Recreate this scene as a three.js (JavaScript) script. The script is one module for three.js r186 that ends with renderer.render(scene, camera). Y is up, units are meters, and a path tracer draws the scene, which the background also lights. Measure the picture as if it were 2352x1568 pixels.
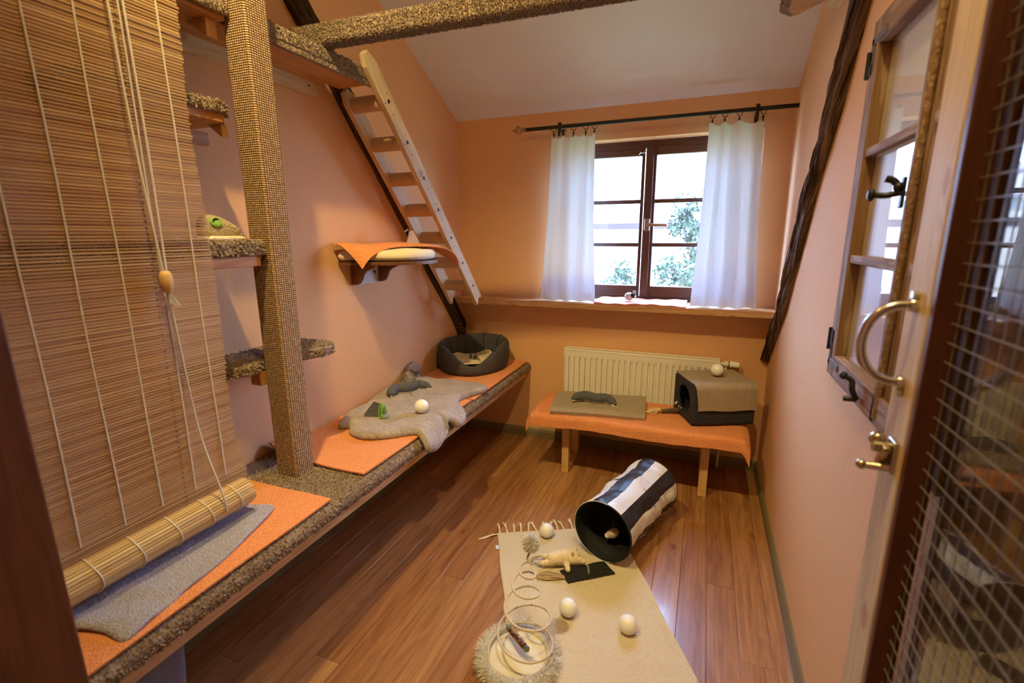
import * as THREE from 'three';
import { RoundedBoxGeometry } from 'three/addons/geometries/RoundedBoxGeometry.js';
import { mergeGeometries, mergeVertices, toCreasedNormals } from 'three/addons/utils/BufferGeometryUtils.js';
import { MarchingCubes } from 'three/addons/objects/MarchingCubes.js';

// ---------------------------------------------------------------- camera, sky, sun, lamps, exposure
const scene = new THREE.Scene();
const camera = new THREE.PerspectiveCamera(2 * Math.atan(784 / 1101.9) * 180 / Math.PI, 1.5, 0.05, 200);
camera.position.set(1.4717, 1.3, 2.8026);
camera.rotation.order = 'YXZ';
camera.rotation.set(-0.2183, 0.3803, -0.0061);
camera.focus = 2.3; camera.userData.fStop = 2.8;
const renderer = new THREE.WebGLRenderer();
renderer.toneMapping = THREE.LinearToneMapping;
renderer.toneMappingExposure = 0.83;
renderer.shadowMap.enabled = true;
scene.background = new THREE.Color().setRGB(0.60, 0.94, 1.72);
scene.backgroundIntensity = 33;
const SUN = 14, LAMP_A = 6.5, LAMP_B = 4.0, FILL_A = 1.0, FILL_B = 0.3;
const sun = new THREE.DirectionalLight(new THREE.Color().setRGB(1, 0.93, 0.82), SUN);
sun.position.set(6, 14, 11); sun.target.position.set(0, 0, -6);
sun.castShadow = true; sun.shadow.mapSize.set(2048, 2048);
Object.assign(sun.shadow.camera, { left: -25, right: 25, top: 25, bottom: -25, near: 0.1, far: 70 });
scene.add(sun, sun.target);

// ---------------------------------------------------------------- helpers
const PI = Math.PI, V = (x, y, z) => new THREE.Vector3(x, y, z);
const rng = (s) => () => { s = (s + 0x6D2B79F5) | 0; let t = Math.imul(s ^ (s >>> 15), 1 | s); t = (t + Math.imul(t ^ (t >>> 7), 61 | t)) ^ t; return ((t ^ (t >>> 14)) >>> 0) / 4294967296; };
const clamp = (x, a = 0, b = 1) => Math.min(b, Math.max(a, x)), lerp = (a, b, t) => a + (b - a) * t;
const sst = (a, b, x) => { const t = clamp((x - a) / (b - a)); return t * t * (3 - 2 * t); };
const hash = (x, y, s) => { let h = Math.imul(x, 374761393) + Math.imul(y, 668265263) + Math.imul(s, 974634777); h = Math.imul(h ^ (h >>> 13), 1274126177); return ((h ^ (h >>> 16)) >>> 0) / 4294967296; };
function vn(x, y, px, py, s) {                                   // value noise with periods px, py
  const ix = Math.floor(x), iy = Math.floor(y), fx = x - ix, fy = y - iy, u = fx * fx * (3 - 2 * fx), v = fy * fy * (3 - 2 * fy);
  const m = (a, n) => ((a % n) + n) % n, x0 = m(ix, px), x1 = m(ix + 1, px), y0 = m(iy, py), y1 = m(iy + 1, py);
  return lerp(lerp(hash(x0, y0, s), hash(x1, y0, s), u), lerp(hash(x0, y1, s), hash(x1, y1, s), u), v);
}
function fbm(u, v, fx, fy, oct, s) { let a = 0, w = 0.5, n = 0; for (let i = 0; i < oct; i++) { a += w * vn(u * fx, v * fy, fx, fy, s + i); n += w; w *= 0.5; fx *= 2; fy *= 2; } return a / n; }
function tex(w, h, fn, size, color = true) {                      // size: metres that one repeat covers [u, v]
  const d = new Uint8Array(w * h * 4);
  for (let y = 0; y < h; y++) for (let x = 0; x < w; x++) {
    const c = fn(x / w, y / h), i = (y * w + x) * 4, g = Array.isArray(c) ? c : [c, c, c];
    for (let k = 0; k < 3; k++) d[i + k] = clamp(g[k]) * 255;
    d[i + 3] = 255;
  }
  const t = new THREE.DataTexture(d, w, h, THREE.RGBAFormat);
  t.wrapS = t.wrapT = THREE.RepeatWrapping; t.magFilter = THREE.LinearFilter; t.minFilter = THREE.LinearMipmapLinearFilter; t.generateMipmaps = true;
  t.repeat.set(1 / size[0], 1 / size[1]);
  if (color) t.colorSpace = THREE.SRGBColorSpace;
  t.needsUpdate = true; return t;
}
const std = (color, rough, o = {}) => { const m = new THREE.MeshStandardMaterial({ roughness: rough, side: THREE.DoubleSide, ...o }); Array.isArray(color) ? m.color.setRGB(...color) : m.color.set(color); return m; };
const phys = (color, rough, o = {}) => { const m = new THREE.MeshPhysicalMaterial({ roughness: rough, side: THREE.DoubleSide, ...o }); Array.isArray(color) ? m.color.setRGB(...color) : m.color.set(color); return m; };

function uvBox(g0, along = 'x', du = 0, dv = 0) {                // texture coordinates in metres, u along the axis given
  const g = g0.index ? g0.toNonIndexed() : g0, p = g.attributes.position, n = p.count, uv = new Float32Array(n * 2);
  const A = { x: 0, y: 1, z: 2 }[along], a = V(), b = V(), c = V(), q = V();
  for (let i = 0; i < n; i += 3) {
    a.fromBufferAttribute(p, i); b.fromBufferAttribute(p, i + 1); c.fromBufferAttribute(p, i + 2);
    q.copy(b).sub(a).cross(c.clone().sub(a));
    const nn = [Math.abs(q.x), Math.abs(q.y), Math.abs(q.z)], N = nn.indexOf(Math.max(...nn));
    let U = A, W;
    if (N === A) { U = (A + 1) % 3; W = (A + 2) % 3; } else W = 3 - A - N;
    for (let k = 0; k < 3; k++) { const e = [a, b, c][k].toArray(); uv[(i + k) * 2] = e[U] + du; uv[(i + k) * 2 + 1] = e[W] + dv + (N === A ? 0 : N * 0.137); }
  }
  g.setAttribute('uv', new THREE.BufferAttribute(uv, 2));
  return g;
}
const box = (w, h, d, r = 0.003, along = 'x', du = 0, dv = 0) => uvBox(r > 0 ? new RoundedBoxGeometry(w, h, d, 2, Math.min(r, w * 0.49, h * 0.49, d * 0.49)) : new THREE.BoxGeometry(w, h, d), along, du, dv);
// a box given by its corners
function span(x0, x1, y0, y1, z0, z1, r = 0.003, along, du, dv) {
  const d = [x1 - x0, y1 - y0, z1 - z0];
  return box(...d, r, along || 'xyz'[d.indexOf(Math.max(...d))], du, dv).translate((x0 + x1) / 2, (y0 + y1) / 2, (z0 + z1) / 2);
}
function ext(pts, depth, bevel = 0, holes = [], curve = 4) {      // outline in x, y, extruded along +z
  const s = new THREE.Shape(pts.map((p) => new THREE.Vector2(...p)));
  for (const h of holes) s.holes.push(new THREE.Path(h.map((p) => new THREE.Vector2(...p))));
  return new THREE.ExtrudeGeometry(s, { depth, bevelEnabled: bevel > 0, bevelSize: bevel, bevelThickness: bevel, bevelOffset: -bevel, bevelSegments: 2, curveSegments: curve });
}
function flip(g) { const i = g.index; if (i) for (let k = 0; k < i.count; k += 3) { const t = i.getX(k); i.setX(k, i.getX(k + 2)); i.setX(k + 2, t); } else { for (const n in g.attributes) { const a = g.attributes[n]; for (let k = 0; k < a.count; k += 3) for (let c = 0; c < a.itemSize; c++) { const t = a.array[k * a.itemSize + c]; a.array[k * a.itemSize + c] = a.array[(k + 2) * a.itemSize + c]; a.array[(k + 2) * a.itemSize + c] = t; } } } g.computeVertexNormals(); return g; }
const toYZ = (g) => flip(g.applyMatrix4(new THREE.Matrix4().set(0, 0, 1, 0, 0, 1, 0, 0, 1, 0, 0, 0, 0, 0, 0, 1)));   // (z, y) outline, extruded along +x
const toXZ = (g) => flip(g.applyMatrix4(new THREE.Matrix4().set(1, 0, 0, 0, 0, 0, 1, 0, 0, 1, 0, 0, 0, 0, 0, 1)));   // (x, z) outline, extruded along +y
function cyl(a, b, r0, r1 = r0, seg = 16, open = false) {
  const A = V(...a), B = V(...b), d = B.clone().sub(A), g = new THREE.CylinderGeometry(r1, r0, d.length(), seg, 1, open);
  g.applyQuaternion(new THREE.Quaternion().setFromUnitVectors(V(0, 1, 0), d.normalize()));
  return g.translate((A.x + B.x) / 2, (A.y + B.y) / 2, (A.z + B.z) / 2);
}
const tube = (pts, r, n = pts.length * 6, seg = 8, closed = false) => new THREE.TubeGeometry(new THREE.CatmullRomCurve3(pts.map((p) => V(...p)), closed), n, r, seg, closed);
function vtube(pts, rad, n = 40, seg = 16, sy = 1) {              // tube whose radius changes, closed at both ends
  const c = new THREE.CatmullRomCurve3(pts.map((p) => V(...p))), F = c.computeFrenetFrames(n), pos = [], idx = [];
  const R = (t) => { const x = t * (rad.length - 1), i = Math.min(rad.length - 2, Math.floor(x)); return lerp(rad[i], rad[i + 1], sst(0, 1, x - i)); };
  for (let i = 0; i <= n; i++) { const p = c.getPoint(i / n), r = R(i / n); for (let j = 0; j < seg; j++) { const a = j / seg * 2 * PI, q = F.normals[i].clone().multiplyScalar(Math.cos(a)).addScaledVector(F.binormals[i], Math.sin(a)); pos.push(p.x + q.x * r, p.y + q.y * r * sy, p.z + q.z * r); } }
  for (let i = 0; i < n; i++) for (let j = 0; j < seg; j++) { const a = i * seg + j, b = i * seg + (j + 1) % seg; idx.push(a, b, a + seg, b, b + seg, a + seg); }
  for (const [i, f] of [[0, 1], [n, 0]]) { const p = c.getPoint(i / n), k = pos.length / 3; pos.push(p.x, p.y, p.z); for (let j = 0; j < seg; j++) { const a = i * seg + j, b = i * seg + (j + 1) % seg; f ? idx.push(k, b, a) : idx.push(k, a, b); } }
  const g = new THREE.BufferGeometry(); g.setAttribute('position', new THREE.Float32BufferAttribute(pos, 3)); g.setIndex(idx); g.computeVertexNormals(); return g;
}
function sheet(P, nu, nv, thick) {                                // a cloth: P(u, v) is its upper face
  const pos = [], uv = [], idx = [], q = [], N = (nu + 1) * (nv + 1);
  for (let j = 0; j <= nv; j++) for (let i = 0; i <= nu; i++) q.push(V(...P(i / nu, j / nv)));
  const nrm = q.map((p, k) => { const i = k % (nu + 1), j = (k - i) / (nu + 1), e = q[k + (i < nu ? 1 : 0)].clone().sub(q[k - (i > 0 ? 1 : 0)]), f = q[k + (j < nv ? nu + 1 : 0)].clone().sub(q[k - (j > 0 ? nu + 1 : 0)]); return f.cross(e).normalize(); });
  const lu = q[0].distanceTo(q[nu]), lv = q[0].distanceTo(q[N - nu - 1]);
  for (let s = 0; s < 2; s++) q.forEach((p, k) => { const r = p.clone().addScaledVector(nrm[k], -s * thick); pos.push(r.x, r.y, r.z); const i = k % (nu + 1); uv.push(i / nu * lu, (k - i) / (nu + 1) / nv * lv); });
  const quad = (a, b, c, d) => idx.push(a, b, c, b, d, c);
  for (let j = 0; j < nv; j++) for (let i = 0; i < nu; i++) { const a = j * (nu + 1) + i, b = a + 1, c = a + nu + 1, d = c + 1; quad(a, c, b, d); quad(N + a, N + b, N + c, N + d); }
  for (let i = 0; i < nu; i++) { quad(i, i + 1, N + i, N + i + 1); const k = nv * (nu + 1) + i; quad(k + 1, k, N + k + 1, N + k); }
  for (let j = 0; j < nv; j++) { const a = j * (nu + 1), b = a + nu + 1; quad(b, a, N + b, N + a); quad(a + nu, b + nu, N + a + nu, N + b + nu); }
  const g = new THREE.BufferGeometry(); g.setAttribute('position', new THREE.Float32BufferAttribute(pos, 3)); g.setAttribute('uv', new THREE.Float32BufferAttribute(uv, 2)); g.setIndex(idx);
  return toCreasedNormals(g, 0.9);
}
function smoothLoop(pts, n) { const c = new THREE.CatmullRomCurve3(pts.map(([x, z]) => V(x, 0, z)), true, 'catmullrom', 0.5); return c.getSpacedPoints(n).slice(0, n).map((p) => [p.x, p.z]); }
function padPoly(loop, ctr, thick, edge, place) {                 // a soft slab: outline in x, z; place(x, y, z, inner) puts a point where it lies
  const n = loop.length, rings = [], mean = loop.reduce((a, [x, z]) => a + Math.hypot(x - ctr[0], z - ctr[1]), 0) / n;
  const e = edge / mean, T = [[1 - e * 0.7, 0], [1 - e * 0.12, 0.12], [1, 0.4], [1 - e * 0.12, 0.72], [1 - e * 0.5, 0.92], [1 - e, 1], [1 - e * 2.2, 1.02]];
  for (let t = 1 - e * 2.2 - 0.05; t > 0.06; t -= 0.06) T.push([t, 1.02]);
  const pos = [], uv = [], idx = [];
  for (const [t, h] of T) for (const [x, z] of loop) { const X = lerp(ctr[0], x, t), Z = lerp(ctr[1], z, t), p = place(X, h * thick, Z, 1 - t); pos.push(...p); uv.push(X, Z); }
  for (let r = 0; r < T.length - 1; r++) for (let i = 0; i < n; i++) { const a = r * n + i, b = r * n + (i + 1) % n; idx.push(a, b, a + n, b, b + n, a + n); }
  const k = pos.length / 3; pos.push(...place(ctr[0], thick * 1.02, ctr[1], 1)); uv.push(...ctr);
  pos.push(...place(ctr[0], 0, ctr[1], 1)); uv.push(...ctr);
  const L = (T.length - 1) * n;
  for (let i = 0; i < n; i++) { idx.push(k, L + i, L + (i + 1) % n); idx.push(k + 1, (i + 1) % n, i); }
  const g = new THREE.BufferGeometry(); g.setAttribute('position', new THREE.Float32BufferAttribute(pos, 3)); g.setAttribute('uv', new THREE.Float32BufferAttribute(uv, 2)); g.setIndex(idx); g.computeVertexNormals();
  return g;
}
function blob(bones, k, cell) {                                   // tapered capsules joined smoothly
  let lo = V(9, 9, 9), hi = V(-9, -9, -9);
  for (const [a, ra, b, rb] of bones) for (const [p, r] of [[a, ra], [b, rb]]) { lo.min(V(p[0] - r, p[1] - r, p[2] - r)); hi.max(V(p[0] + r, p[1] + r, p[2] + r)); }
  const c = lo.clone().add(hi).multiplyScalar(0.5), half = Math.max(...hi.clone().sub(lo).toArray()) / 2 + cell * 5, res = Math.min(90, Math.ceil(2 * half / cell));
  const mc = new MarchingCubes(res, undefined, false, false, 400000), H = res / 2;
  const pa = V(), ba = V(), p = V();
  for (let z = 0; z < res; z++) for (let y = 0; y < res; y++) for (let x = 0; x < res; x++) {
    p.set((x - H) / H * half + c.x, (y - H) / H * half + c.y, (z - H) / H * half + c.z);
    let d = 9;
    for (const [a, ra, b, rb] of bones) { pa.set(p.x - a[0], p.y - a[1], p.z - a[2]); ba.set(b[0] - a[0], b[1] - a[1], b[2] - a[2]); const l = ba.lengthSq(), t = l > 0 ? clamp(pa.dot(ba) / l) : 0, e = pa.addScaledVector(ba, -t).length() - lerp(ra, rb, t), h = clamp(0.5 + 0.5 * (d - e) / k); d = lerp(d, e, h) - k * h * (1 - h); }
    mc.field[x + y * res + z * res * res] = -d;
  }
  mc.isolation = 0; mc.update();
  const g = new THREE.BufferGeometry(); g.setAttribute('position', new THREE.Float32BufferAttribute(Array.from(mc.positionArray.slice(0, mc.count * 3)), 3));
  const m = mergeVertices(g.scale(half, half, half).translate(c.x, c.y, c.z), cell * 0.02); m.computeVertexNormals(); return uvBox(m);
}
const xf = (g, pos = [0, 0, 0], rot = [0, 0, 0], sc = 1) => g.applyMatrix4(new THREE.Matrix4().compose(V(...pos), new THREE.Quaternion().setFromEuler(new THREE.Euler(...rot)), Array.isArray(sc) ? V(...sc) : V(sc, sc, sc)));
const ball = (r, pos = [0, 0, 0], sc = 1, w = 20, h = 14) => xf(new THREE.SphereGeometry(r, w, h), pos, [0, 0, 0], sc);
const join = (a) => mergeGeometries(a.map((g) => { const q = g.index ? g.toNonIndexed() : g; for (const n of Object.keys(q.attributes)) if (!['position', 'normal', 'uv'].includes(n)) q.deleteAttribute(n); if (!q.attributes.normal) q.computeVertexNormals(); if (!q.attributes.uv) q.setAttribute('uv', new THREE.BufferAttribute(new Float32Array(q.attributes.position.count * 2), 2)); return q; }));

const taken = {};
const numbered = (n) => { const k = (taken[n] = (taken[n] ?? -1) + 1); return k ? n + '_' + String(k).padStart(3, '0') : n; };
function tag(o, label, category, group) { Object.assign(o.userData, { label, category }); if (group) o.userData.group = group; return o; }
function thing(name, pos, label, category, group, turn = 0) { const o = new THREE.Group(); o.name = numbered(name); o.position.set(...pos); o.rotation.y = turn; scene.add(o); return tag(o, label, category, group); }
function struct(name) { const o = new THREE.Group(); o.name = numbered(name); o.userData.kind = 'structure'; scene.add(o); return o; }
function part(parent, name, g, m, world = false) {                // world: the shape is given in room coordinates
  if (world) { const top = parent.parent === scene || !parent.parent ? parent : parent.parent; g.translate(-top.position.x, -top.position.y, -top.position.z); }
  const o = new THREE.Mesh(g, m); o.name = numbered(name); o.castShadow = o.receiveShadow = true; parent.add(o); return o;
}
const wpart = (p, n, g, m) => part(p, n, g, m, true);
function one(name, g, m, label, category, group) { g.computeBoundingBox(); const b = g.boundingBox, c = [(b.min.x + b.max.x) / 2, b.min.y, (b.min.z + b.max.z) / 2]; g.translate(-c[0], -c[1], -c[2]); const o = new THREE.Mesh(g, m); o.name = numbered(name); o.position.set(...c); o.castShadow = o.receiveShadow = true; scene.add(o); return tag(o, label, category, group); }
const kind = (o, k) => { o.userData.kind = k; return o; };
// short fibres standing on a surface: keep(p, n) chooses where; one object that nobody could count
function fibres(parent, name, surf, n, seed, o) {
  const g = surf.index ? surf.toNonIndexed() : surf, p = g.attributes.position, R = rng(seed), area = [], a = V(), b = V(), c = V(), nn = V(); let tot = 0;
  for (let i = 0; i < p.count; i += 3) { a.fromBufferAttribute(p, i); b.fromBufferAttribute(p, i + 1); c.fromBufferAttribute(p, i + 2); tot += b.clone().sub(a).cross(c.clone().sub(a)).length() / 2; area.push(tot); }
  const M = [], C = [], up = V(0, 1, 0), q = new THREE.Quaternion();
  for (let k = 0; k < n; k++) {
    const t = R() * tot; let lo = 0, hi = area.length - 1; while (lo < hi) { const m = (lo + hi) >> 1; area[m] < t ? lo = m + 1 : hi = m; }
    a.fromBufferAttribute(p, lo * 3); b.fromBufferAttribute(p, lo * 3 + 1); c.fromBufferAttribute(p, lo * 3 + 2);
    nn.copy(b).sub(a).cross(c.clone().sub(a)).normalize();
    let u = R(), v = R(); if (u + v > 1) { u = 1 - u; v = 1 - v; }
    const pt = a.clone().multiplyScalar(1 - u - v).addScaledVector(b, u).addScaledVector(c, v);
    const r4 = [R(), R(), R(), R(), R()];
    if (o.keep && !o.keep(pt, nn)) continue;
    const dir = nn.clone().add(V(r4[0] - 0.5, r4[1] - 0.5, r4[2] - 0.5).multiplyScalar(o.mess)); if (o.lean) dir.add(V(...o.lean)); dir.normalize();
    q.setFromUnitVectors(up, dir).multiply(new THREE.Quaternion().setFromAxisAngle(up, r4[3] * 6.28));
    const s = 0.65 + 0.7 * r4[4];
    M.push(new THREE.Matrix4().compose(pt, q, V(o.w, o.len * s, o.w))); C.push(o.colors[Math.floor(R() * o.colors.length)]);
  }
  const im = new THREE.InstancedMesh(o.shape || TUFT, o.mat || (o.shape ? STRANDMAT : TUFTMAT), M.length); M.forEach((m, i) => { im.setMatrixAt(i, m); im.setColorAt(i, new THREE.Color().setRGB(...C[i])); });
  im.name = numbered(name); im.castShadow = im.receiveShadow = true; im.userData.kind = 'stuff'; parent.add(im); return im;
}
const TUFT = new THREE.OctahedronGeometry(1, 0).translate(0, 0.6, 0);
const STRAND = (() => { const g = new THREE.BufferGeometry(), P = [[-1, 0, 0], [1, 0, 0], [-0.8, 0.4, 0.04], [0.8, 0.4, 0.04], [-0.5, 0.75, 0.14], [0.5, 0.75, 0.14], [0, 1, 0.28]].map(([x, y, z]) => [x, y, z]); g.setAttribute('position', new THREE.Float32BufferAttribute(P.flat(), 3)); g.setIndex([0, 1, 2, 1, 3, 2, 2, 3, 4, 3, 5, 4, 4, 5, 6]); g.computeVertexNormals(); return g; })();
const TUFTMAT = std([1, 1, 1], 1);
// ---------------------------------------------------------------- materials
const plasterB = tex(512, 512, (u, v) => 0.5 * fbm(u, v, 6, 6, 4, 3) + 0.5 * fbm(u, v, 60, 60, 3, 9), [0.8, 0.8], false);
const plasterC = (a, b, s) => tex(256, 256, (u, v) => { const f = fbm(u, v, 3, 3, 5, s); return a.map((x, i) => lerp(x, b[i], f)); }, [2.3, 2.3]);
const wallMat = std([1, 1, 1], 0.86, { map: plasterC([0.875, 0.665, 0.470], [0.895, 0.685, 0.490], 21), bumpMap: plasterB, bumpScale: 0.0012 });
const whiteMat = std([0.83, 0.83, 0.89], 0.9, { bumpMap: plasterB, bumpScale: 0.0008 });
function woodTex(base, dark, s, o = {}) {                          // grain along u
  const K = [], R = rng(s); for (let i = 0; i < (o.knots || 0); i++) K.push([R(), R(), 0.5 + R() * 0.8]);
  return tex(1024, 256, (u, v) => {
    let w = 0, kn = 0; for (const [a, b, r] of K) { let dx = Math.abs(u - a), dy = Math.abs(v - b); dx = Math.min(dx, 1 - dx) * (o.size || [1.2, 0.3])[0]; dy = Math.min(dy, 1 - dy) * (o.size || [1.2, 0.3])[1]; const d = Math.hypot(dx * 0.55, dy) / 0.011 / r; kn = Math.max(kn, 1 - sst(0.55, 1.15, d)); w += Math.exp(-d * d * 0.18) * 0.5; }
    const f = fbm(u, v, 4, 22, 4, s), g = fbm(u, v, 8, 110, 3, s + 7), ring = 0.5 + 0.5 * Math.sin((v * (o.rings || 14) + fbm(u, v, 3, 5, 3, s + 3) * 5 + w * 3) * 6.28);
    const t = clamp((o.a ?? 0.35) * ring * (0.4 + f) + (o.b ?? 0.35) * g + (o.c ?? 0.3) * (f - 0.3) + kn * 0.9);
    return base.map((x, i) => lerp(x, dark[i], t));
  }, o.size || [1.2, 0.3]);
}
const pineB = tex(512, 256, (u, v) => fbm(u, v, 5, 90, 3, 77), [1, 0.3], false);
const pineMat = std([1, 1, 1], 0.55, { map: woodTex([0.90, 0.76, 0.56], [0.70, 0.46, 0.24], 11, { knots: 5 }), bumpMap: pineB, bumpScale: 0.0004 });
const paleMat = std([1, 1, 1], 0.6, { map: woodTex([0.88, 0.79, 0.63], [0.74, 0.58, 0.40], 12, { knots: 6, a: 0.25 }), bumpMap: pineB, bumpScale: 0.0004 });
const boardMat = std([1, 1, 1], 0.55, { map: woodTex([0.82, 0.61, 0.38], [0.60, 0.35, 0.16], 13, { knots: 5 }), bumpMap: pineB, bumpScale: 0.0004 });
const birchMat = std([1, 1, 1], 0.45, { map: woodTex([0.86, 0.70, 0.47], [0.76, 0.56, 0.33], 14, { a: 0.2 }), bumpMap: pineB, bumpScale: 0.0002 });
const brownMat = std([1, 1, 1], 0.5, { map: woodTex([0.50, 0.33, 0.19], [0.30, 0.17, 0.08], 15, {}), bumpMap: pineB, bumpScale: 0.0004 });
const postMat = std([1, 1, 1], 0.5, { map: woodTex([0.42, 0.22, 0.10], [0.27, 0.12, 0.045], 16, { knots: 4, rings: 8 }), bumpMap: pineB, bumpScale: 0.0004 });
const walnutMat = std([1, 1, 1], 0.4, { map: woodTex([0.36, 0.19, 0.11], [0.24, 0.11, 0.06], 17, {}), bumpMap: pineB, bumpScale: 0.0003 });
const plyMat = std([1, 1, 1], 0.5, { map: tex(64, 64, (u, v) => (Math.floor(v * 5) % 2 ? [0.72, 0.58, 0.40] : [0.50, 0.33, 0.18]), [1, 0.015]) });
const timberT = tex(1024, 256, (u, v) => { const f = fbm(u, v, 5, 30, 4, 5), c = fbm(u, v, 3, 16, 3, 8); const t = clamp(f * 1.3 - 0.25); return [lerp(0.18, 0.44, t), lerp(0.105, 0.31, t), lerp(0.06, 0.20, t)].map((x) => x * (c < 0.4 ? 0.55 : 1)); }, [1.0, 0.25]);
const timberB = tex(1024, 256, (u, v) => clamp(fbm(u, v, 5, 30, 4, 5) * (fbm(u, v, 3, 16, 3, 8) < 0.4 ? 0.3 : 1)), [1.0, 0.25], false);
const timberMat = std([1, 1, 1], 0.85, { map: timberT, bumpMap: timberB, bumpScale: 0.010 });
const floorT = [0, 1, 2].map((k) => woodTex([[0.74, 0.54, 0.35], [0.70, 0.49, 0.31], [0.77, 0.575, 0.385]][k], [[0.47, 0.29, 0.16], [0.44, 0.265, 0.145], [0.52, 0.33, 0.19]][k], 31 + k, { a: 0.22, b: 0.5, c: 0.55, rings: 5, knots: 1, size: [1.3, 0.3] }));
const floorB = tex(512, 256, (u, v) => fbm(u, v, 6, 80, 4, 51), [1.3, 0.3], false);
const floorMats = floorT.map((t) => phys([1, 1, 1], 0.36, { map: t, bumpMap: floorB, bumpScale: 0.0003, clearcoat: 0.7, clearcoatRoughness: 0.14 }));
const speck = (a, b, c, s, n = 70) => tex(512, 512, (u, v) => { const h = vn(u * n * 2, v * n * 2, n * 2, n * 2, s), g = fbm(u, v, 6, 6, 3, s + 4), t = h * 0.8 + (g - 0.5) * 0.5; return t < 0.33 ? a : t < 0.62 ? b : c; }, [0.5, 0.5]);
const pileB = tex(512, 512, (u, v) => fbm(u, v, 90, 90, 2, 61), [0.5, 0.5], false);
const carpetMat = std([1, 1, 1], 1, { map: speck([0.46, 0.38, 0.31], [0.55, 0.46, 0.385], [0.64, 0.55, 0.47], 41), bumpMap: pileB, bumpScale: 0.004 });
const CARPET = [[0.17, 0.115, 0.08], [0.23, 0.165, 0.12], [0.29, 0.22, 0.165], [0.35, 0.275, 0.215], [0.42, 0.335, 0.265]];
const creamMat = std([1, 1, 1], 1, { map: speck([0.83, 0.76, 0.62], [0.88, 0.81, 0.68], [0.92, 0.86, 0.74], 43), bumpMap: pileB, bumpScale: 0.004 });
const sisalMat = (vert) => std([1, 1, 1], 0.9, { map: tex(256, 256, (u, v) => { const n = 16, i = Math.floor(u * n), j = Math.floor(v * n), fu = u * n - i, fv = v * n - j, c = Math.pow(Math.sin(fu * PI) * Math.sin(fv * PI), 0.45) * (0.75 + 0.35 * hash(i, j, 5)); return [lerp(0.36, 0.83, c), lerp(0.235, 0.68, c), lerp(0.14, 0.52, c)]; }, [0.1, 0.13]), bumpMap: tex(256, 256, (u, v) => Math.pow(Math.abs(Math.sin(u * 16 * PI) * Math.sin(v * 16 * PI)), 0.6), [0.1, 0.13], false), bumpScale: 0.004 });
const sisal = sisalMat();
const terryB = tex(512, 512, (u, v) => fbm(u, v, 120, 120, 2, 71), [0.4, 0.4], false);
const terry = (a, b, s) => std([1, 1, 1], 0.95, { map: tex(256, 256, (u, v) => { const t = 0.6 * fbm(u, v, 70, 70, 2, s) + 0.4 * fbm(u, v, 5, 5, 3, s + 1); return a.map((x, i) => lerp(x, b[i], t)); }, [0.4, 0.4]), bumpMap: terryB, bumpScale: 0.0035 });
const orangeMat = terry([0.84, 0.505, 0.30], [0.93, 0.62, 0.40], 81);
const peachMat = terry([0.90, 0.56, 0.42], [0.96, 0.66, 0.52], 85);
const hemMat = std([0.86, 0.30, 0.10], 0.8, { bumpMap: pineB, bumpScale: 0.0006 });
const taupeMat = terry([0.60, 0.53, 0.45], [0.69, 0.62, 0.53], 83);
const greyMat = terry([0.58, 0.56, 0.61], [0.69, 0.67, 0.72], 84);
const furMat = std([1, 1, 1], 1, { map: tex(512, 512, (u, v) => { const t = 0.55 * fbm(u, v, 12, 12, 4, 91) + 0.45 * fbm(u, v, 60, 90, 2, 92); return [lerp(0.56, 0.76, t), lerp(0.50, 0.70, t), lerp(0.46, 0.67, t)]; }, [0.5, 0.5]), bumpMap: tex(512, 512, (u, v) => fbm(u, v, 40, 70, 3, 95), [0.5, 0.5], false), bumpScale: 0.006 });
const cottonMat = std([1, 1, 1], 0.95, { map: tex(256, 256, (u, v) => { const x = u * 32, y = v * 32, i = Math.floor(x), j = Math.floor(y), w = (i + j) % 2 ? 1 : 0, e = Math.sin((x - i) * PI) * Math.sin((y - j) * PI), t = w ? 1 : e * 0.75; return [lerp(0.74, 0.95, t), lerp(0.66, 0.89, t), lerp(0.54, 0.79, t)]; }, [0.14, 0.14]), bumpMap: tex(256, 256, (u, v) => 0.5 + 0.5 * Math.sin(u * 32 * PI) * Math.sin(v * 32 * PI), [0.14, 0.14], false), bumpScale: 0.003 });
const bambooMats = [[0.60, 0.36, 0.15], [0.65, 0.40, 0.17], [0.57, 0.33, 0.13], [0.69, 0.45, 0.21]].map((c) => phys(c, 0.6, { transmission: 0.3, thickness: 0 }));
const stickMats = [[0.60, 0.40, 0.17], [0.68, 0.48, 0.22], [0.52, 0.33, 0.13]].map((c) => std(c, 0.45));
const cordMat = std([0.72, 0.66, 0.60], 0.9), ropeMat = std([0.62, 0.50, 0.30], 0.9), blackMat = std([0.012, 0.011, 0.012], 0.45), ironMat = std([0.03, 0.028, 0.028], 0.4, { metalness: 0.6 });
const steelMat = std([0.62, 0.60, 0.58], 0.22, { metalness: 1 }), brassMat = std([0.62, 0.45, 0.20], 0.22, { metalness: 1 }), bronzeMat = std([0.36, 0.24, 0.15], 0.35, { metalness: 0.8 }), oldIron = std([0.16, 0.14, 0.13], 0.5, { metalness: 0.7 });
const sheerMat = phys([0.93, 0.93, 0.95], 1, { transmission: 0.42, thickness: 0, ior: 1.1, specularIntensity: 0 });
const plasticMat = phys([0.92, 0.91, 0.90], 0.28, { clearcoat: 0.3 });
const enamelMat = std([0.82, 0.76, 0.66], 0.35), greyPlastic = std([0.11, 0.115, 0.145], 0.4);
const glassMat = phys([1, 1, 1], 0.0, { transmission: 1, thickness: 0, ior: 1.5 });
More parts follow.
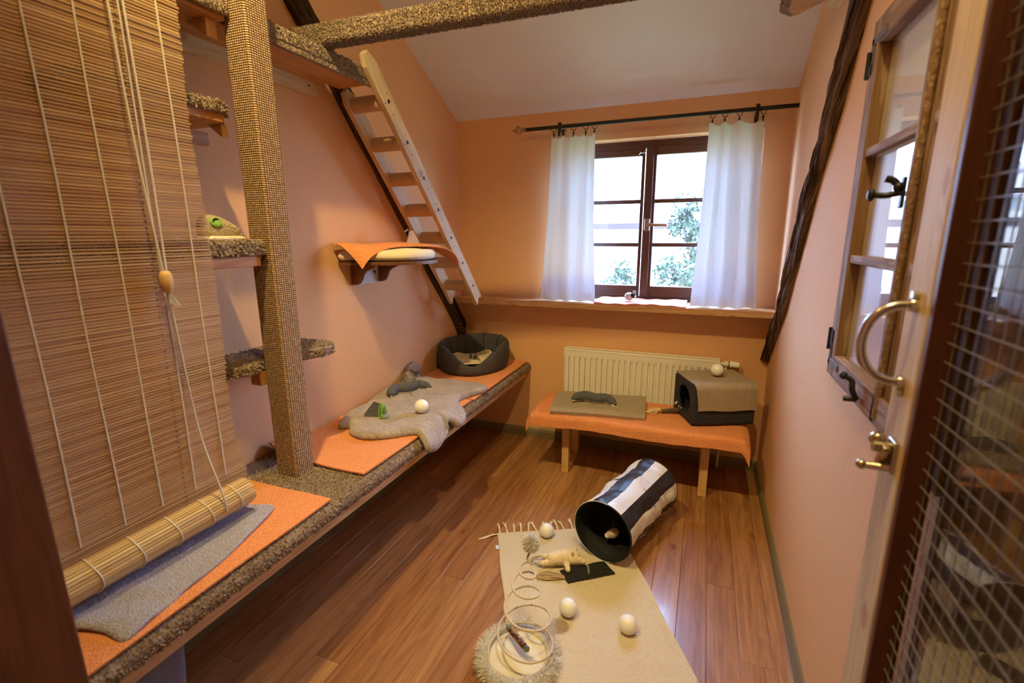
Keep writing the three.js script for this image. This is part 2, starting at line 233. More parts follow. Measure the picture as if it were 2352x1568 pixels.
const feltDark = terry([0.26, 0.245, 0.25], [0.33, 0.31, 0.32], 86), caveMat = terry([0.15, 0.15, 0.19], [0.20, 0.20, 0.245], 87), feltGrey = terry([0.29, 0.29, 0.31], [0.37, 0.37, 0.39], 88), linenMat = std([0.62, 0.55, 0.45], 0.9);
const cushionMat = std([0.78, 0.66, 0.48], 0.9, { bumpMap: plasterB, bumpScale: 0.002 });
const sisalRope = std([1, 1, 1], 0.9, { map: tex(64, 256, (u, v) => { const r = v * 40, t = Math.abs(Math.sin(r * PI)) * (0.8 + 0.3 * hash(Math.floor(u * 64), Math.floor(r * 4), 3)); return [lerp(0.68, 0.88, t), lerp(0.54, 0.74, t), lerp(0.40, 0.58, t)]; }, [0.1, 0.18]), bumpMap: tex(8, 256, (u, v) => Math.abs(Math.sin(v * 40 * PI)), [0.1, 0.18], false), bumpScale: 0.001 });

// ---------------------------------------------------------------- the room
const W = 1.822, D = 2.98, ceilY = (z) => 1.976 + 0.506 * z;
const WIN = { x0: 0.62, x1: 1.695, y0: 0.9, y1: 1.806 };
{
  const f = struct('floor'), R = rng(5);
  wpart(f, 'subfloor', span(-0.15, W + 0.15, -0.12, -0.013, -0.25, D + 0.15, 0), std([0.05, 0.035, 0.025], 0.9));
  const seams = []; for (let k = 0; k < 20; k++) seams.push(1.76 - 0.0965 * k); seams.unshift(W);
  const known = { 1: [1.385], 2: [1.055], 3: [0.652], 5: [1.138], 12: [1.379], 14: [1.85], 15: [1.12], 9: [0.95], 8: [1.62] };
  for (let k = 0; k < seams.length - 1; k++) {
    const x1 = seams[k], x0 = Math.max(0, seams[k + 1]); if (x1 <= 0.005) break;
    const first = known[k] ? known[k][0] : R() * 1.2, cuts = [0]; for (let z = first - 1.25; z < D; z += 1.25) if (z > 0.02) cuts.push(z); cuts.push(D);
    for (let i = 0; i < cuts.length - 1; i++) wpart(f, 'plank', span(x0 + 0.0004, x1 - 0.0004, -0.012, -0.0003 * R(), cuts[i] + 0.0004, cuts[i + 1] - 0.0004, 0.0012, 'z', R() * 3, R() * 3), floorMats[Math.floor(R() * 3)]);
  }
  // walls with thickness, the ceiling slopes up from the window wall
  const side = [[-0.25, -0.12], [D + 0.15, -0.12], [D + 0.15, ceilY(D + 0.15) + 0.05], [-0.25, ceilY(-0.25) + 0.05]];
  const wl = struct('wall_left'); wpart(wl, 'plaster', uvBox(toYZ(ext(side, 0.15)).translate(-0.15, 0, 0), 'z'), wallMat);
  const wr = struct('wall_right'); wpart(wr, 'plaster', uvBox(toYZ(ext(side, 0.15, 0, [[[1.302, 0.935], [1.985, 0.935], [1.985, 1.775], [1.302, 1.775]]])).translate(W, 0, 0), 'z'), wallMat);
  const wf = struct('wall_far'); wpart(wf, 'plaster', uvBox(ext([[0, -0.12], [W, -0.12], [W, 2.05], [0, 2.05]], 0.25, 0, [[[WIN.x0, WIN.y0], [WIN.x1, WIN.y0], [WIN.x1, WIN.y1], [WIN.x0, WIN.y1]]]).translate(0, 0, -0.25)), wallMat);
  const wn = struct('wall_near'); wpart(wn, 'plaster', span(0, W, -0.12, ceilY(D) + 0.1, D, D + 0.15, 0), wallMat);
  const c = struct('ceiling'); wpart(c, 'plaster', uvBox(toYZ(ext([[-0.3, ceilY(-0.3)], [D + 0.2, ceilY(D + 0.2)], [D + 0.2, ceilY(D + 0.2) + 0.15], [-0.3, ceilY(-0.3) + 0.15]], W + 0.3)).translate(-0.15, 0, 0), 'z'), whiteMat);
  const bb = std([0.20, 0.155, 0.075], 0.5), prof = [[0, 0], [0.013, 0], [0.013, 0.042], [0.008, 0.055], [0.004, 0.06], [0, 0.06]];
  const b1 = struct('baseboard_far'); wpart(b1, 'skirting', uvBox(ext(prof.map(([a, y]) => [a, y]), W).applyMatrix4(new THREE.Matrix4().makeRotationY(-PI / 2)).translate(W, 0, 0).applyMatrix4(new THREE.Matrix4())), bb);
  const b2 = struct('baseboard_right'); wpart(b2, 'skirting', uvBox(ext(prof.map(([a, y]) => [-a, y]).reverse(), D - 0.02).translate(W, 0, 0.014), 'z'), bb);
  const b3 = struct('baseboard_left'); wpart(b3, 'skirting', uvBox(ext(prof, D - 0.02).translate(0, 0, 0.014), 'z'), bb);
}
{ // the window in the far wall: frame, two casements of three panes, deep board below
  const w = struct('window_1'), zf = -0.155, fr = (n, ...a) => wpart(w, n, span(...a), walnutMat);
  fr('frame', WIN.x0, WIN.x0 + 0.05, WIN.y0, WIN.y1, zf, -0.10); fr('frame', WIN.x1 - 0.05, WIN.x1, WIN.y0, WIN.y1, zf, -0.10);
  fr('frame', WIN.x0 + 0.05, WIN.x1 - 0.05, WIN.y1 - 0.04, WIN.y1, zf, -0.10); fr('frame', WIN.x0 + 0.05, WIN.x1 - 0.05, WIN.y0, WIN.y0 + 0.045, zf, -0.10);
  const sash = (x0, x1, g0, g1, z) => {
    const s = new THREE.Group(); s.name = numbered('sash'); w.add(s); const p = (n, g, m) => { const o = new THREE.Mesh(g, m); o.name = numbered(n); o.castShadow = o.receiveShadow = true; s.add(o); };
    const y0 = WIN.y0 + 0.038, y1 = WIN.y1 - 0.034, gy0 = 1.004, gy1 = 1.727;
    p('stile', span(x0, g0, y0, y1, z, z + 0.042, 0.005), walnutMat); p('stile', span(g1, x1, y0, y1, z, z + 0.042, 0.005), walnutMat);
    p('rail', span(g0, g1, y0, gy0, z, z + 0.042, 0.005), walnutMat); p('rail', span(g0, g1, gy1, y1, z, z + 0.042, 0.005), walnutMat);
    for (const y of [1.24, 1.482]) p('muntin', span(g0, g1, y - 0.011, y + 0.011, z + 0.008, z + 0.034, 0.003), walnutMat);
    p('pane', span(g0 - 0.006, g1 + 0.006, gy0 - 0.006, gy1 + 0.006, z + 0.0205, z + 0.0215, 0), glassMat);
  };
  sash(WIN.x0 + 0.045, 1.117, 0.72, 1.099, -0.148); sash(1.128, WIN.x1 - 0.045, 1.181, 1.60, -0.140);
  fr('meeting_post', 1.1235, 1.166, WIN.y0 + 0.04, WIN.y1 - 0.036, -0.102, -0.084, 0.004);
  wpart(w, 'handle', join([box(0.03, 0.068, 0.012, 0.006).translate(1.147, 1.352, -0.078), cyl([1.147, 1.352, -0.075], [1.147, 1.352, -0.04], 0.0085), cyl([1.143, 1.352, -0.042], [1.258, 1.348, -0.042], 0.0085, 0.0075)]), bronzeMat);
  wpart(w, 'stay_hook', join([tube([[1.085, 1.735, -0.10], [1.095, 1.742, -0.085], [1.108, 1.738, -0.08], [1.118, 1.745, -0.085]], 0.003), ball(0.006, [1.118, 1.746, -0.083])]), steelMat);
  wpart(w, 'sill', join([span(0.002, W - 0.002, 0.886, 0.92, 0.002, 0.15, 0.005, 'x'), span(WIN.x0 + 0.002, WIN.x1 - 0.002, 0.903, 0.92, -0.10, 0.004, 0, 'x')]), pineMat);
}
{ // outdoors: ground below, a rendered house opposite, a tiled house to one side, trees
  const g = struct('ground'); wpart(g, 'lawn', span(-60, 60, -3.4, -3.2, -80, -0.6, 0), std([0.12, 0.17, 0.06], 1));
  const hw = std([0.78, 0.74, 0.68], 0.9), win = std([0.06, 0.07, 0.08], 0.2), brick = std([0.42, 0.16, 0.10], 0.9);
  const h = thing('house', [2, -3.2, -15], 'pale rendered house seen through the panes with a dark band below the eaves', 'house', null);
  part(h, 'wall', box(16, 5.4, 5, 0).translate(0, 2.7, -2.5), hw); part(h, 'brick_band', box(16.1, 0.22, 0.12, 0.01).translate(0, 4.78, 0.02), std([0.035, 0.02, 0.018], 0.9));
  part(h, 'roof', ext([[-0.4, 5.4], [5.4, 5.4], [2.5, 7.0]], 16.6).rotateY(PI / 2).translate(-8.3, 0, 0), std([0.55, 0.45, 0.42], 0.8));
  for (let i = 0; i < 5; i++) part(h, 'window', join([box(1.0, 1.2, 0.08, 0.01).translate(-6 + i * 3, 2.4, 0.02)]), win);
  const tileR = rng(8), t = thing('barn', [-8.2, -3.2, -10], 'barn with a sunlit clay tile roof beyond the garden', 'barn', null, 0.55);
  part(t, 'wall', box(7, 3.1, 4, 0).translate(0, 1.55, -2), hw);
  const tiles = []; for (let r = 0; r < 16; r++) for (let c = 0; c < 30; c++) tiles.push(box(0.235, 0.03, 0.30, 0.008).rotateX(0.62 + 0.06).translate(-3.55 + c * 0.245 + (r % 2) * 0.12, 3.05 + r * 0.145 + tileR() * 0.01, 0.28 - r * 0.205));
  kind(part(t, 'roof_tiles', join(tiles), std([0.58, 0.27, 0.17], 0.85)), 'stuff');
  part(t, 'roof', ext([[0.3, 2.98], [-4.3, 2.98], [-2.1, 5.05]].map(([z, y]) => [-z, y]), 7).rotateY(PI / 2).translate(-3.5, 0, 0), brick);
  const LEAF = new THREE.CircleGeometry(0.5, 6).scale(0.55, 1, 1), leafMat = phys([0.020, 0.034, 0.011], 0.9, { transmission: 0.15, thickness: 0 });
  const tree = (x, z, hgt, r, seed, n, label) => {
    const o = thing('tree', [x, -3.2, z], label, 'tree', null), R = rng(seed);
    part(o, 'trunk', cyl([0, 0, 0], [0.1, hgt - r, 0], 0.12, 0.06), brownMat);
    const im = new THREE.InstancedMesh(LEAF, leafMat, n), m = new THREE.Matrix4(), cl = []; for (let i = 0; i < 16; i++) cl.push([(R() - 0.5) * 1.7 * r, hgt - r + (R() - 0.5) * 2 * r, (R() - 0.5) * 1.7 * r, r * (0.25 + 0.3 * R())]);
    for (let i = 0; i < n; i++) { const c = cl[Math.floor(R() * 16)], d = V(R() - 0.5, R() - 0.5, R() - 0.5).normalize().multiplyScalar(c[3] * Math.cbrt(R())); m.compose(V(c[0] + d.x, c[1] + d.y, c[2] + d.z), new THREE.Quaternion().setFromEuler(new THREE.Euler(R() * 6, R() * 6, R() * 6)), V(0.085, 0.085, 0.085)); im.setMatrixAt(i, m); }
    im.name = numbered('foliage'); im.userData.kind = 'stuff'; im.castShadow = im.receiveShadow = true; o.add(im);
  };
  tree(1.05, -7.2, 5.05, 0.52, 3, 1300, 'slender tree outside, seen in the pane beside the casement handle');
  tree(1.06, -5.6, 4.25, 0.46, 4, 1100, 'bush crown showing in the lowest pane under the casement handle');
  tree(0.16, -6.0, 3.95, 0.40, 5, 800, 'small bush crown in the lowest pane nearer the ladder');
}
{ // lamps out of view under the ceiling: a bar with two spots, plus added point fills
  const l = thing('ceiling_lamp', [1.0, 2.80, 2.15], 'brushed ceiling bar with two warm spot lamps near the doorway', 'lamp', null);
  part(l, 'bar', box(1.0, 0.025, 0.03, 0.006), steelMat); part(l, 'stem', cyl([0, 0, 0], [0, ceilY(2.15) - 2.80, 0], 0.01), steelMat);
  for (const [x, I, ang, to] of [[-0.4, LAMP_A, 0.68, [0.5, 0.3, 0.95]], [0.45, LAMP_B, 0.80, [1.25, 0, 1.45]]]) {
    part(l, 'lamp_shade', new THREE.LatheGeometry([[0.02, 0.0], [0.03, -0.02], [0.045, -0.07], [0.042, -0.07], [0.026, -0.02], [0.016, -0.004]].map(([r, y]) => new THREE.Vector2(r, y)), 24).translate(x, -0.012, 0), steelMat);
    const b = part(l, 'bulb', ball(0.022, [x, -0.065, 0]), std([0.1, 0.08, 0.05], 0.5, { emissive: new THREE.Color().setRGB(1, 0.72, 0.40), emissiveIntensity: 12 }));
    b.castShadow = false;
    const s = new THREE.SpotLight(new THREE.Color().setRGB(1, 0.80, 0.33), I * 2, 0, ang, 0.75, 2); s.position.set(1.0 + x, 2.80 - 0.10, 2.15); s.target.position.set(...to); s.castShadow = true; s.shadow.radius = 1.2; s.name = 'lamp_light'; scene.add(s, s.target);
    const p = new THREE.PointLight(new THREE.Color().setRGB(1, 0.76, 0.22), x < 0 ? FILL_A : FILL_B, 0, 2); p.position.set(1.0 + x, 2.80 - 0.10, 2.15); p.castShadow = true; p.name = 'added_warm_fill'; scene.add(p);  // added omni fill at each bulb, warms the upper walls and ceiling
  }
}
const STRANDMAT = phys([1, 1, 1], 1, { transmission: 0.4, thickness: 0, specularIntensity: 0, ior: 1.1 });
const bracketMat = std([1, 1, 1], 0.4, { map: woodTex([0.50, 0.29, 0.17], [0.38, 0.20, 0.11], 18, {}), bumpMap: pineB, bumpScale: 0.0003 });
const timberPale = std([1, 1, 1], 0.85, { map: tex(1024, 256, (u, v) => { const f = fbm(u, v, 5, 34, 4, 5), c = fbm(u, v, 3, 26, 3, 8), t = clamp(f * 1.5 - 0.3); return [lerp(0.30, 0.58, t), lerp(0.22, 0.48, t), lerp(0.16, 0.39, t)].map((x) => x * (c < 0.38 ? 0.5 : 1)); }, [1.0, 0.25]), bumpMap: timberB, bumpScale: 0.010 });
// ---------------------------------------------------------------- carpentry along the left wall
const BY = 0.505;                                                  // top of the carpeted bench
{
  const b = thing('carpeted_bench', [0, 0, 0], 'long carpeted bench with pine front edge running along the whole wall under the shelves', 'bench', null);
  const R = 0.028, sec = [[0.002, BY - 0.004]]; sec.length = 0;
  for (let i = 0; i <= 8; i++) { const a = i / 8 * PI; sec.push([0.452 + R * Math.sin(a), BY - R + R * Math.cos(a)]); }
  const prof = [[0.003, BY - 0.012], [0.003, BY], ...sec, [0.44, BY - 2 * R], [0.44, BY - 0.014]];
  const carpet = uvBox(flip(ext(prof, 2.9).translate(0, 0, 0.004)), 'z');
  wpart(b, 'carpet', flip(carpet), carpetMat);
  wpart(b, 'board', span(0.003, 0.438, BY - 0.055, BY - 0.0125, 0.004, 2.9, 0.002, 'z'), boardMat);
  wpart(b, 'front_rail', span(0.425, 0.452, BY - 0.096, BY - 0.057, 0.004, 2.9, 0.004, 'z'), pineMat);
  wpart(b, 'batten', span(0.003, 0.03, BY - 0.1, BY - 0.057, 0.004, 2.9, 0.003, 'z'), pineMat);
  for (const z of [1.05, 2.02]) wpart(b, 'bracket', ext([[0.03, BY - 0.1], [0.40, BY - 0.1], [0.40, BY - 0.13], [0.06, BY - 0.40], [0.03, BY - 0.40]], 0.028, 0.002).translate(0, 0, z), pineMat);
  const pileSurf = uvBox(ext(prof, 2.9).translate(0, 0, 0.004), 'z');
  fibres(b, 'carpet_pile', pileSurf, 42000, 7, { len: 0.0035, w: 0.0022, mess: 0.9, colors: CARPET, keep: (p) => p.x > 0.05 && (p.x > 0.44 || (p.z > 1.58 && p.z < 1.8)) && p.y > BY - 0.06 });
}
{ // sisal post standing on the bench
  const p = thing('scratching_post', [0.223, BY, 1.676], 'tall square scratching post wrapped in woven sisal, standing on the carpeted bench', 'scratching post', null);
  const H = ceilY(1.676) - BY - 0.03;
  part(p, 'sisal_wrap', uvBox(new RoundedBoxGeometry(0.089, H, 0.083, 4, 0.012), 'y').translate(0, H / 2, 0), sisal);
  const R = rng(3), fr = []; for (let i = 0; i < 60; i++) { const s = i % 4, t = (Math.floor(i / 4) / 14 - 0.5) * 0.08, x = s < 2 ? t : (s === 2 ? 0.045 : -0.045), z = s < 2 ? (s ? 0.042 : -0.042) : t; fr.push(cyl([x, 0.012, z], [x * 1.12 + (R() - 0.5) * 0.006, 0.001, z * 1.12 + (R() - 0.5) * 0.006], 0.0014, 0.0006, 5)); }
  kind(part(p, 'frayed_edge', join(fr), ropeMat), 'stuff');
}
const carpetBoard = (t, shape, y0, th, board, seed, n) => {        // a board with carpet round it: shape in x, z
  const g = toXZ(ext(shape, th - 0.012, 0.006, [], 6)).translate(0, y0 + 0.006, 0);
  wpart(t, 'carpet', uvBox(g.clone()), carpetMat);
  fibres(t, 'carpet_pile', g.clone().translate(-t.position.x, -t.position.y, -t.position.z), n, seed, { len: 0.0038, w: 0.0024, mess: 0.9, colors: CARPET, keep: (p, q) => q.y > -0.5 });
  if (board) wpart(t, 'board', board, boardMat);
};
const arc = (cx, cz, r, a0, a1, n = 8) => Array.from({ length: n + 1 }, (_, i) => { const a = lerp(a0, a1, i / n); return [cx + r * Math.cos(a), cz + r * Math.sin(a)]; });
{ // walkway under the ceiling, with its wall batten
  const t = thing('cat_walkway', [0, 1.885, 1.09], 'high carpeted walkway board on the wall, reached by the ladder', 'cat shelf', null);
  carpetBoard(t, [[0.044, 1.09], [0.213, 1.09], [0.213, 1.63], [0.176, 1.63], [0.176, 1.724], [0.213, 1.724], [0.213, 2.9], [0.004, 2.9], [0.004, 1.17], [0.044, 1.17]], 1.886, 0.042, toXZ(ext([[0.05, 1.102], [0.198, 1.102], [0.198, 1.63], [0.172, 1.63], [0.172, 1.724], [0.198, 1.724], [0.198, 2.9], [0.016, 2.9], [0.016, 1.18], [0.05, 1.18]], 0.012)).translate(0, 1.877, 0), 11, 9000);
  t.children[2].geometry = uvBox(t.children[2].geometry, 'z');
  wpart(t, 'batten', span(0.002, 0.022, 1.83, 1.884, 1.19, 2.9, 0.003, 'z'), paleMat);
  for (const z of [1.24, 1.50, 1.78]) wpart(t, 'screw', cyl([0.0215, 1.858, z], [0.0232, 1.858, z], 0.004, 0.004, 10), ironMat);
  wpart(t, 'support_block', ext([[0.10, 1.876], [0.176, 1.876], [0.176, 1.83]], 0.03).translate(0, 0, 1.735), pineMat);
  wpart(t, 'rim', span(0.198, 0.212, 1.866, 1.886, 1.095, 1.62, 0.005, 'z'), carpetMat);
}
{ // plush beam across the room
  const a = V(0.05, 1.966, 1.345), c = V(1.77, 1.988, 1.228), L = a.distanceTo(c), m = thing('carpeted_beam', [0.05, 1.966, 1.345], 'carpet-wrapped climbing beam crossing the room high up below the ceiling', 'beam', null);
  const g = uvBox(new RoundedBoxGeometry(L, 0.062, 0.066, 3, 0.012), 'x').translate(L / 2, 0, 0); g.applyQuaternion(new THREE.Quaternion().setFromUnitVectors(V(1, 0, 0), c.clone().sub(a).normalize()));
  part(m, 'carpet', g, carpetMat);
  fibres(m, 'carpet_pile', g, 26000, 12, { len: 0.0026, w: 0.0016, mess: 0.8, colors: CARPET });
}
{ // shelf high on the right wall
  const t = thing('step_shelf', [W, 2.02, 0.6], 'carpeted shelf high on the wall at the far end of the crossing beam', 'cat shelf', null);
  carpetBoard(t, [[1.655, 0.63], [1.695, 0.58], [W - 0.003, 0.72], [W - 0.003, 1.1], [1.655, 1.1]], 2.075, 0.05, toXZ(ext([[1.678, 0.665], [1.706, 0.612], [W - 0.02, 0.735], [W - 0.02, 1.08], [1.678, 1.08]], 0.012)).translate(0, 2.066, 0), 13, 2500);
  wpart(t, 'batten', span(W - 0.04, W - 0.002, 2.02, 2.064, 0.76, 1.08, 0.003, 'z'), paleMat);
}
{ // three smaller shelves beside the post
  const a = thing('step_shelf', [0, 1.625, 1.9], 'upper small carpeted step on the wall between the blind and the sisal post', 'cat shelf', 'carpeted steps beside the post');
  carpetBoard(a, [[0.004, 1.725], [0.165, 1.725], [0.2, 1.755], [0.2, 2.1], [0.004, 2.1]], 1.632, 0.034, toXZ(ext([[0.012, 1.733], [0.16, 1.733], [0.192, 1.76], [0.19, 2.09], [0.012, 2.09]], 0.022)).translate(0, 1.612, 0), 14, 2600);
  wpart(a, 'batten', span(0.002, 0.022, 1.575, 1.612, 1.68, 2.08, 0.003, 'z'), boardMat); wpart(a, 'support_block', ext([[0.12, 1.611], [0.172, 1.611], [0.172, 1.575]], 0.02).translate(0, 0, 1.735), pineMat);
  const b = thing('step_shelf', [0, 1.21, 2.0], 'wide carpeted shelf at eye level with a cream pad, passing behind the bamboo blind', 'cat shelf', 'carpeted steps beside the post');
  carpetBoard(b, [[0.004, 1.722], [0.25, 1.722], [0.25, 2.42], [0.004, 2.42]], 1.245, 0.042, span(0.01, 0.24, 1.236, 1.246, 1.73, 2.4, 0.001, 'z'), 15, 8000);
  wpart(b, 'front_rail', span(0.222, 0.242, 1.214, 1.244, 1.735, 2.4, 0.003, 'z'), boardMat); wpart(b, 'end_rail', span(0.004, 0.221, 1.214, 1.244, 1.735, 1.755, 0.003, 'x'), pineMat);
  const c = thing('step_shelf', [0, 0.87, 1.6], 'low rounded carpeted step curving behind the sisal post', 'cat shelf', 'carpeted steps beside the post');
  carpetBoard(c, [[0.004, 1.42], [0.09, 1.40], ...arc(0.15, 1.48, 0.075, -1.4, 0.1, 6), [0.172, 1.64], [0.172, 1.72], [0.19, 1.76], [0.17, 1.82], [0.10, 1.86], [0.004, 1.87]], 0.876, 0.036, null, 16, 3000);
  wpart(c, 'support_block', span(0.13, 0.174, 0.83, 0.874, 1.70, 1.73, 0.002), boardMat); wpart(c, 'batten', span(0.002, 0.022, 0.845, 0.875, 1.5, 1.86, 0.003, 'z'), boardMat);
}
{ // old timbers in the walls
  const brace = (name, pts, wd, dep, xw, s, label) => {             // pts: [y, z] of the upper edge, wd: width along z; leans out from the wall by dep
    const n = 60, R = rng(s), ring = [], gro = Array.from({ length: 16 }, () => [R(), R() * 6, 1 + R() * 3]), at = (t) => { const k = t * (pts.length - 1), i = Math.min(pts.length - 2, Math.floor(k)), f = k - i; return [lerp(pts[i][0], pts[i + 1][0], f), lerp(pts[i][1], pts[i + 1][1], f), lerp(wd[i], wd[i + 1], f)]; };
    for (let i = 0; i <= n; i++) { const [y, z, w] = at(i / n), j = () => (R() - 0.5) * 0.008, nn = 15, row = []; for (let k = 0; k <= nn; k++) { const f = k / nn, d = dep * (f === 0 || f === 1 ? 0.0 : 1) * (0.70 + 0.34 * gro[k][0] + 0.16 * Math.sin(i / n * 9 * gro[k][2] + gro[k][1]) + 0.10 * R()); row.push([xw + s2 * d, y + j() * 0.6, z - w * f + j()]); } row[1][2] = row[0][2]; row[nn - 1][2] = row[nn][2]; ring.push(row); }
    const pos = [], idx = []; ring.forEach((r) => r.forEach((p) => pos.push(...p))); const m = ring[0].length;
    for (let i = 0; i < n; i++) for (let k = 0; k < m - 1; k++) { const a = i * m + k; idx.push(a, a + 1, a + m, a + 1, a + m + 1, a + m); }
    for (const i of [0, n]) for (let k = 1; k < m - 1; k++) idx.push(i * m, i * m + k, i * m + k + 1);
    const g = new THREE.BufferGeometry(); g.setAttribute('position', new THREE.Float32BufferAttribute(pos, 3)); g.setIndex(idx);
    const q = V(0, pts[0][0] - pts.at(-1)[0], pts[0][1] - pts.at(-1)[1]).normalize(), f = uvBox(g), uv = f.attributes.uv, p = f.attributes.position;
    for (let i = 0; i < p.count; i++) { const y = p.getY(i), z = p.getZ(i); uv.setXY(i, y * q.y + z * q.z, -y * q.z + z * q.y + p.getX(i)); }
    f.computeVertexNormals(); return one(name, f, s2 > 0 ? timberMat : timberPale, label, 'beam', null);
  };
  let s2 = 1;
  brace('timber_brace', [[2.5, 1.625], [2.124, 1.304], [1.889, 1.105], [1.4, 0.687], [0.758, 0.138], [0.66, 0.075]], [0.13, 0.125, 0.12, 0.115, 0.11, 0.07], 0.036, 0.0005, 4, 'dark oak brace slanting down the wall behind the rope-rung ladder');
  s2 = -1;
  brace('timber_brace', [[2.3, 1.52], [1.889, 1.15], [1.674, 0.995], [1.47, 0.788], [1.191, 0.58], [0.964, 0.412], [0.639, 0.028]], [0.10, 0.10, 0.10, 0.10, 0.095, 0.085, 0.025], 0.034, W - 0.0005, 6, 'weathered dark oak brace slanting up the wall beside the old casement');
}
{ // ladder leaning from the sill to the walkway
  const q = V(0, 1.045, 0.929).normalize(), L = 1.41, t = thing('ladder', [0.13, 0.92, 0.22], 'pine cat ladder with seven rope-wound rungs leaning against the wall', 'ladder', null), ang = Math.atan2(q.z, q.y);
  const rail = (x, L) => uvBox(toYZ(ext([[-0.036, -0.004], [-0.004, 0.024], [0.036, 0.0], [0.036, L - 0.04], [0.016, L], [-0.012, L], [-0.036, L - 0.05]], 0.02, 0.0015)), 'y').rotateX(ang).translate(x, 0.918, 0.226);
  const ctr = (k) => [1.017 + k * 0.1353, 0.312 + k * 0.1205];
  wpart(t, 'rail', rail(0.045, 1.284), paleMat); const rr = wpart(t, 'rail', rail(0.2145, L), paleMat);
  for (let k = 0; k < 7; k++) {
    const [y, z] = ctr(k); wpart(t, 'rung', uvRung(0.065, 0.213, y, z), sisalRope);
    part(rr, 'screw', cyl([0.2335, y, z], [0.2368, y, z], 0.0082, 0.0082, 12).translate(-0.13, -0.92, -0.22), ironMat);
    for (const [dy, dz] of [[0.026, 0.012], [-0.012, 0.024], [-0.045, -0.03]]) part(rr, 'screw', cyl([0.2335, y + dy, z + dz], [0.2362, y + dy, z + dz], 0.0032, 0.0032, 8).translate(-0.13, -0.92, -0.22), ironMat);
  }
  function uvRung(x0, x1, y, z) { const g = new THREE.CylinderGeometry(0.031, 0.031, x1 - x0 - 0.001, 20, 1, true), u = g.attributes.uv; for (let i = 0; i < u.count; i++) u.setXY(i, u.getX(i) * 0.15, u.getY(i) * (x1 - x0)); return g.rotateZ(PI / 2).translate((x0 + x1) / 2 + 0.0005, y, z); }
}
{ // half-round bed shelf with cushion and towel
  const cz = 0.925, by = 1.178, t = thing('bed_shelf', [0, 1.085, cz], 'half-round walnut plywood bed shelf on scroll brackets screwed to the wall', 'cat shelf', null);
  const half = (rx, rz, n = 22) => Array.from({ length: n + 1 }, (_, i) => { const a = -PI / 2 + i / n * PI; return [0.004 + rx * Math.pow(Math.cos(a), 0.7), cz + rz * Math.sin(a)]; });
  wpart(t, 'shelf_board', uvBox(toXZ(ext(half(0.335, 0.215), 0.014)).translate(0, by, 0), 'z'), brownMat); 
  const scroll = (z) => ext([[0.004, by - 0.001], [0.135, by - 0.001], [0.132, by - 0.012], [0.112, by - 0.020], [0.086, by - 0.030], [0.068, by - 0.046], [0.060, by - 0.066], [0.046, by - 0.085], [0.030, by - 0.092], [0.004, by - 0.092]], 0.012, 0.001).translate(0, 0, z);
  wpart(t, 'bracket', scroll(cz + 0.125), bracketMat); wpart(t, 'bracket', scroll(cz - 0.06), bracketMat);
  wpart(t, 'plate', span(0.003, 0.012, by - 0.096, by - 0.002, cz - 0.047, cz + 0.124, 0.001), std([0.62, 0.60, 0.52], 0.5));
  for (const z of [cz - 0.015, cz + 0.085]) wpart(t, 'screw', join([cyl([0.0125, by - 0.045, z], [0.016, by - 0.045, z], 0.009, 0.007, 14)]), steelMat);
  const loop = half(0.325, 0.2, 30), cu = thing('cushion', [0, by + 0.015, cz], 'cream padded cushion lying on the half-round bed shelf', 'cushion', null);
  wpart(cu, 'pad', padPoly(smoothLoop(loop, 70), [0.15, cz], 0.05, 0.04, (x, y, z) => [Math.max(0.006, x), by + 0.0155 + y * (1 + 0.06 * Math.sin(z * 40)), z]), cushionMat);
  // towel over the cushion: a corner hangs in front, the other end hangs at the side
  const top = by + 0.079, front = new THREE.CatmullRomCurve3([V(0.155, by - 0.012, 1.172), V(0.175, by + 0.035, 1.135), V(0.205, top - 0.008, 1.055), V(0.262, top, 0.955), V(0.318, top - 0.004, 0.86), V(0.345, top - 0.022, 0.765), V(0.345, by + 0.01, 0.69), V(0.335, by - 0.035, 0.655)]);
  const tw = sheet((u, v) => {
    const f = front.getPoint(u), zb = lerp(1.178, 0.64, u), yb = top + 0.012 - 0.012 * sst(0.75, 1, u), k = Math.pow(v, 1 + 3.2 * sst(0.0, 0.14, Math.min(u, 1 - u) + 0.05) * 0.9), zz = lerp(zb, f.z, v);
    return [lerp(0.012, f.x, v), lerp(yb, f.y, k) + 0.004 * Math.sin(u * 11 + v * 5) * (1 - v) + 0.006 * Math.sin(PI * v) * sst(0.8, 0.95, u), zz];
  }, 70, 40, 0.005);
  const tt = one('towel', uvBox(tw), orangeMat, 'orange towel thrown over the cushion of the wall bed shelf, one corner hanging down', 'towel', null);
  const ct = one('paper_tag', join([ext([[0, 0], [0.085, 0.0], [0.045, 0.06], [0.02, 0.058]], 0.001).rotateY(PI / 2 - 0.25).translate(0.17, top + 0.006, cz - 0.06), tube([[0.18, top + 0.06, cz - 0.075], [0.185, top + 0.072, cz - 0.05], [0.18, top + 0.056, cz - 0.03], [0.18, top + 0.07, cz - 0.07], [0.172, top + 0.065, cz - 0.1], [0.16, top + 0.01, cz - 0.155]], 0.0012, 40, 5)]), std([0.50, 0.38, 0.25], 0.8), 'small brown toy tag with a cord loop on the orange towel of the wall bed', 'toy', null);
}
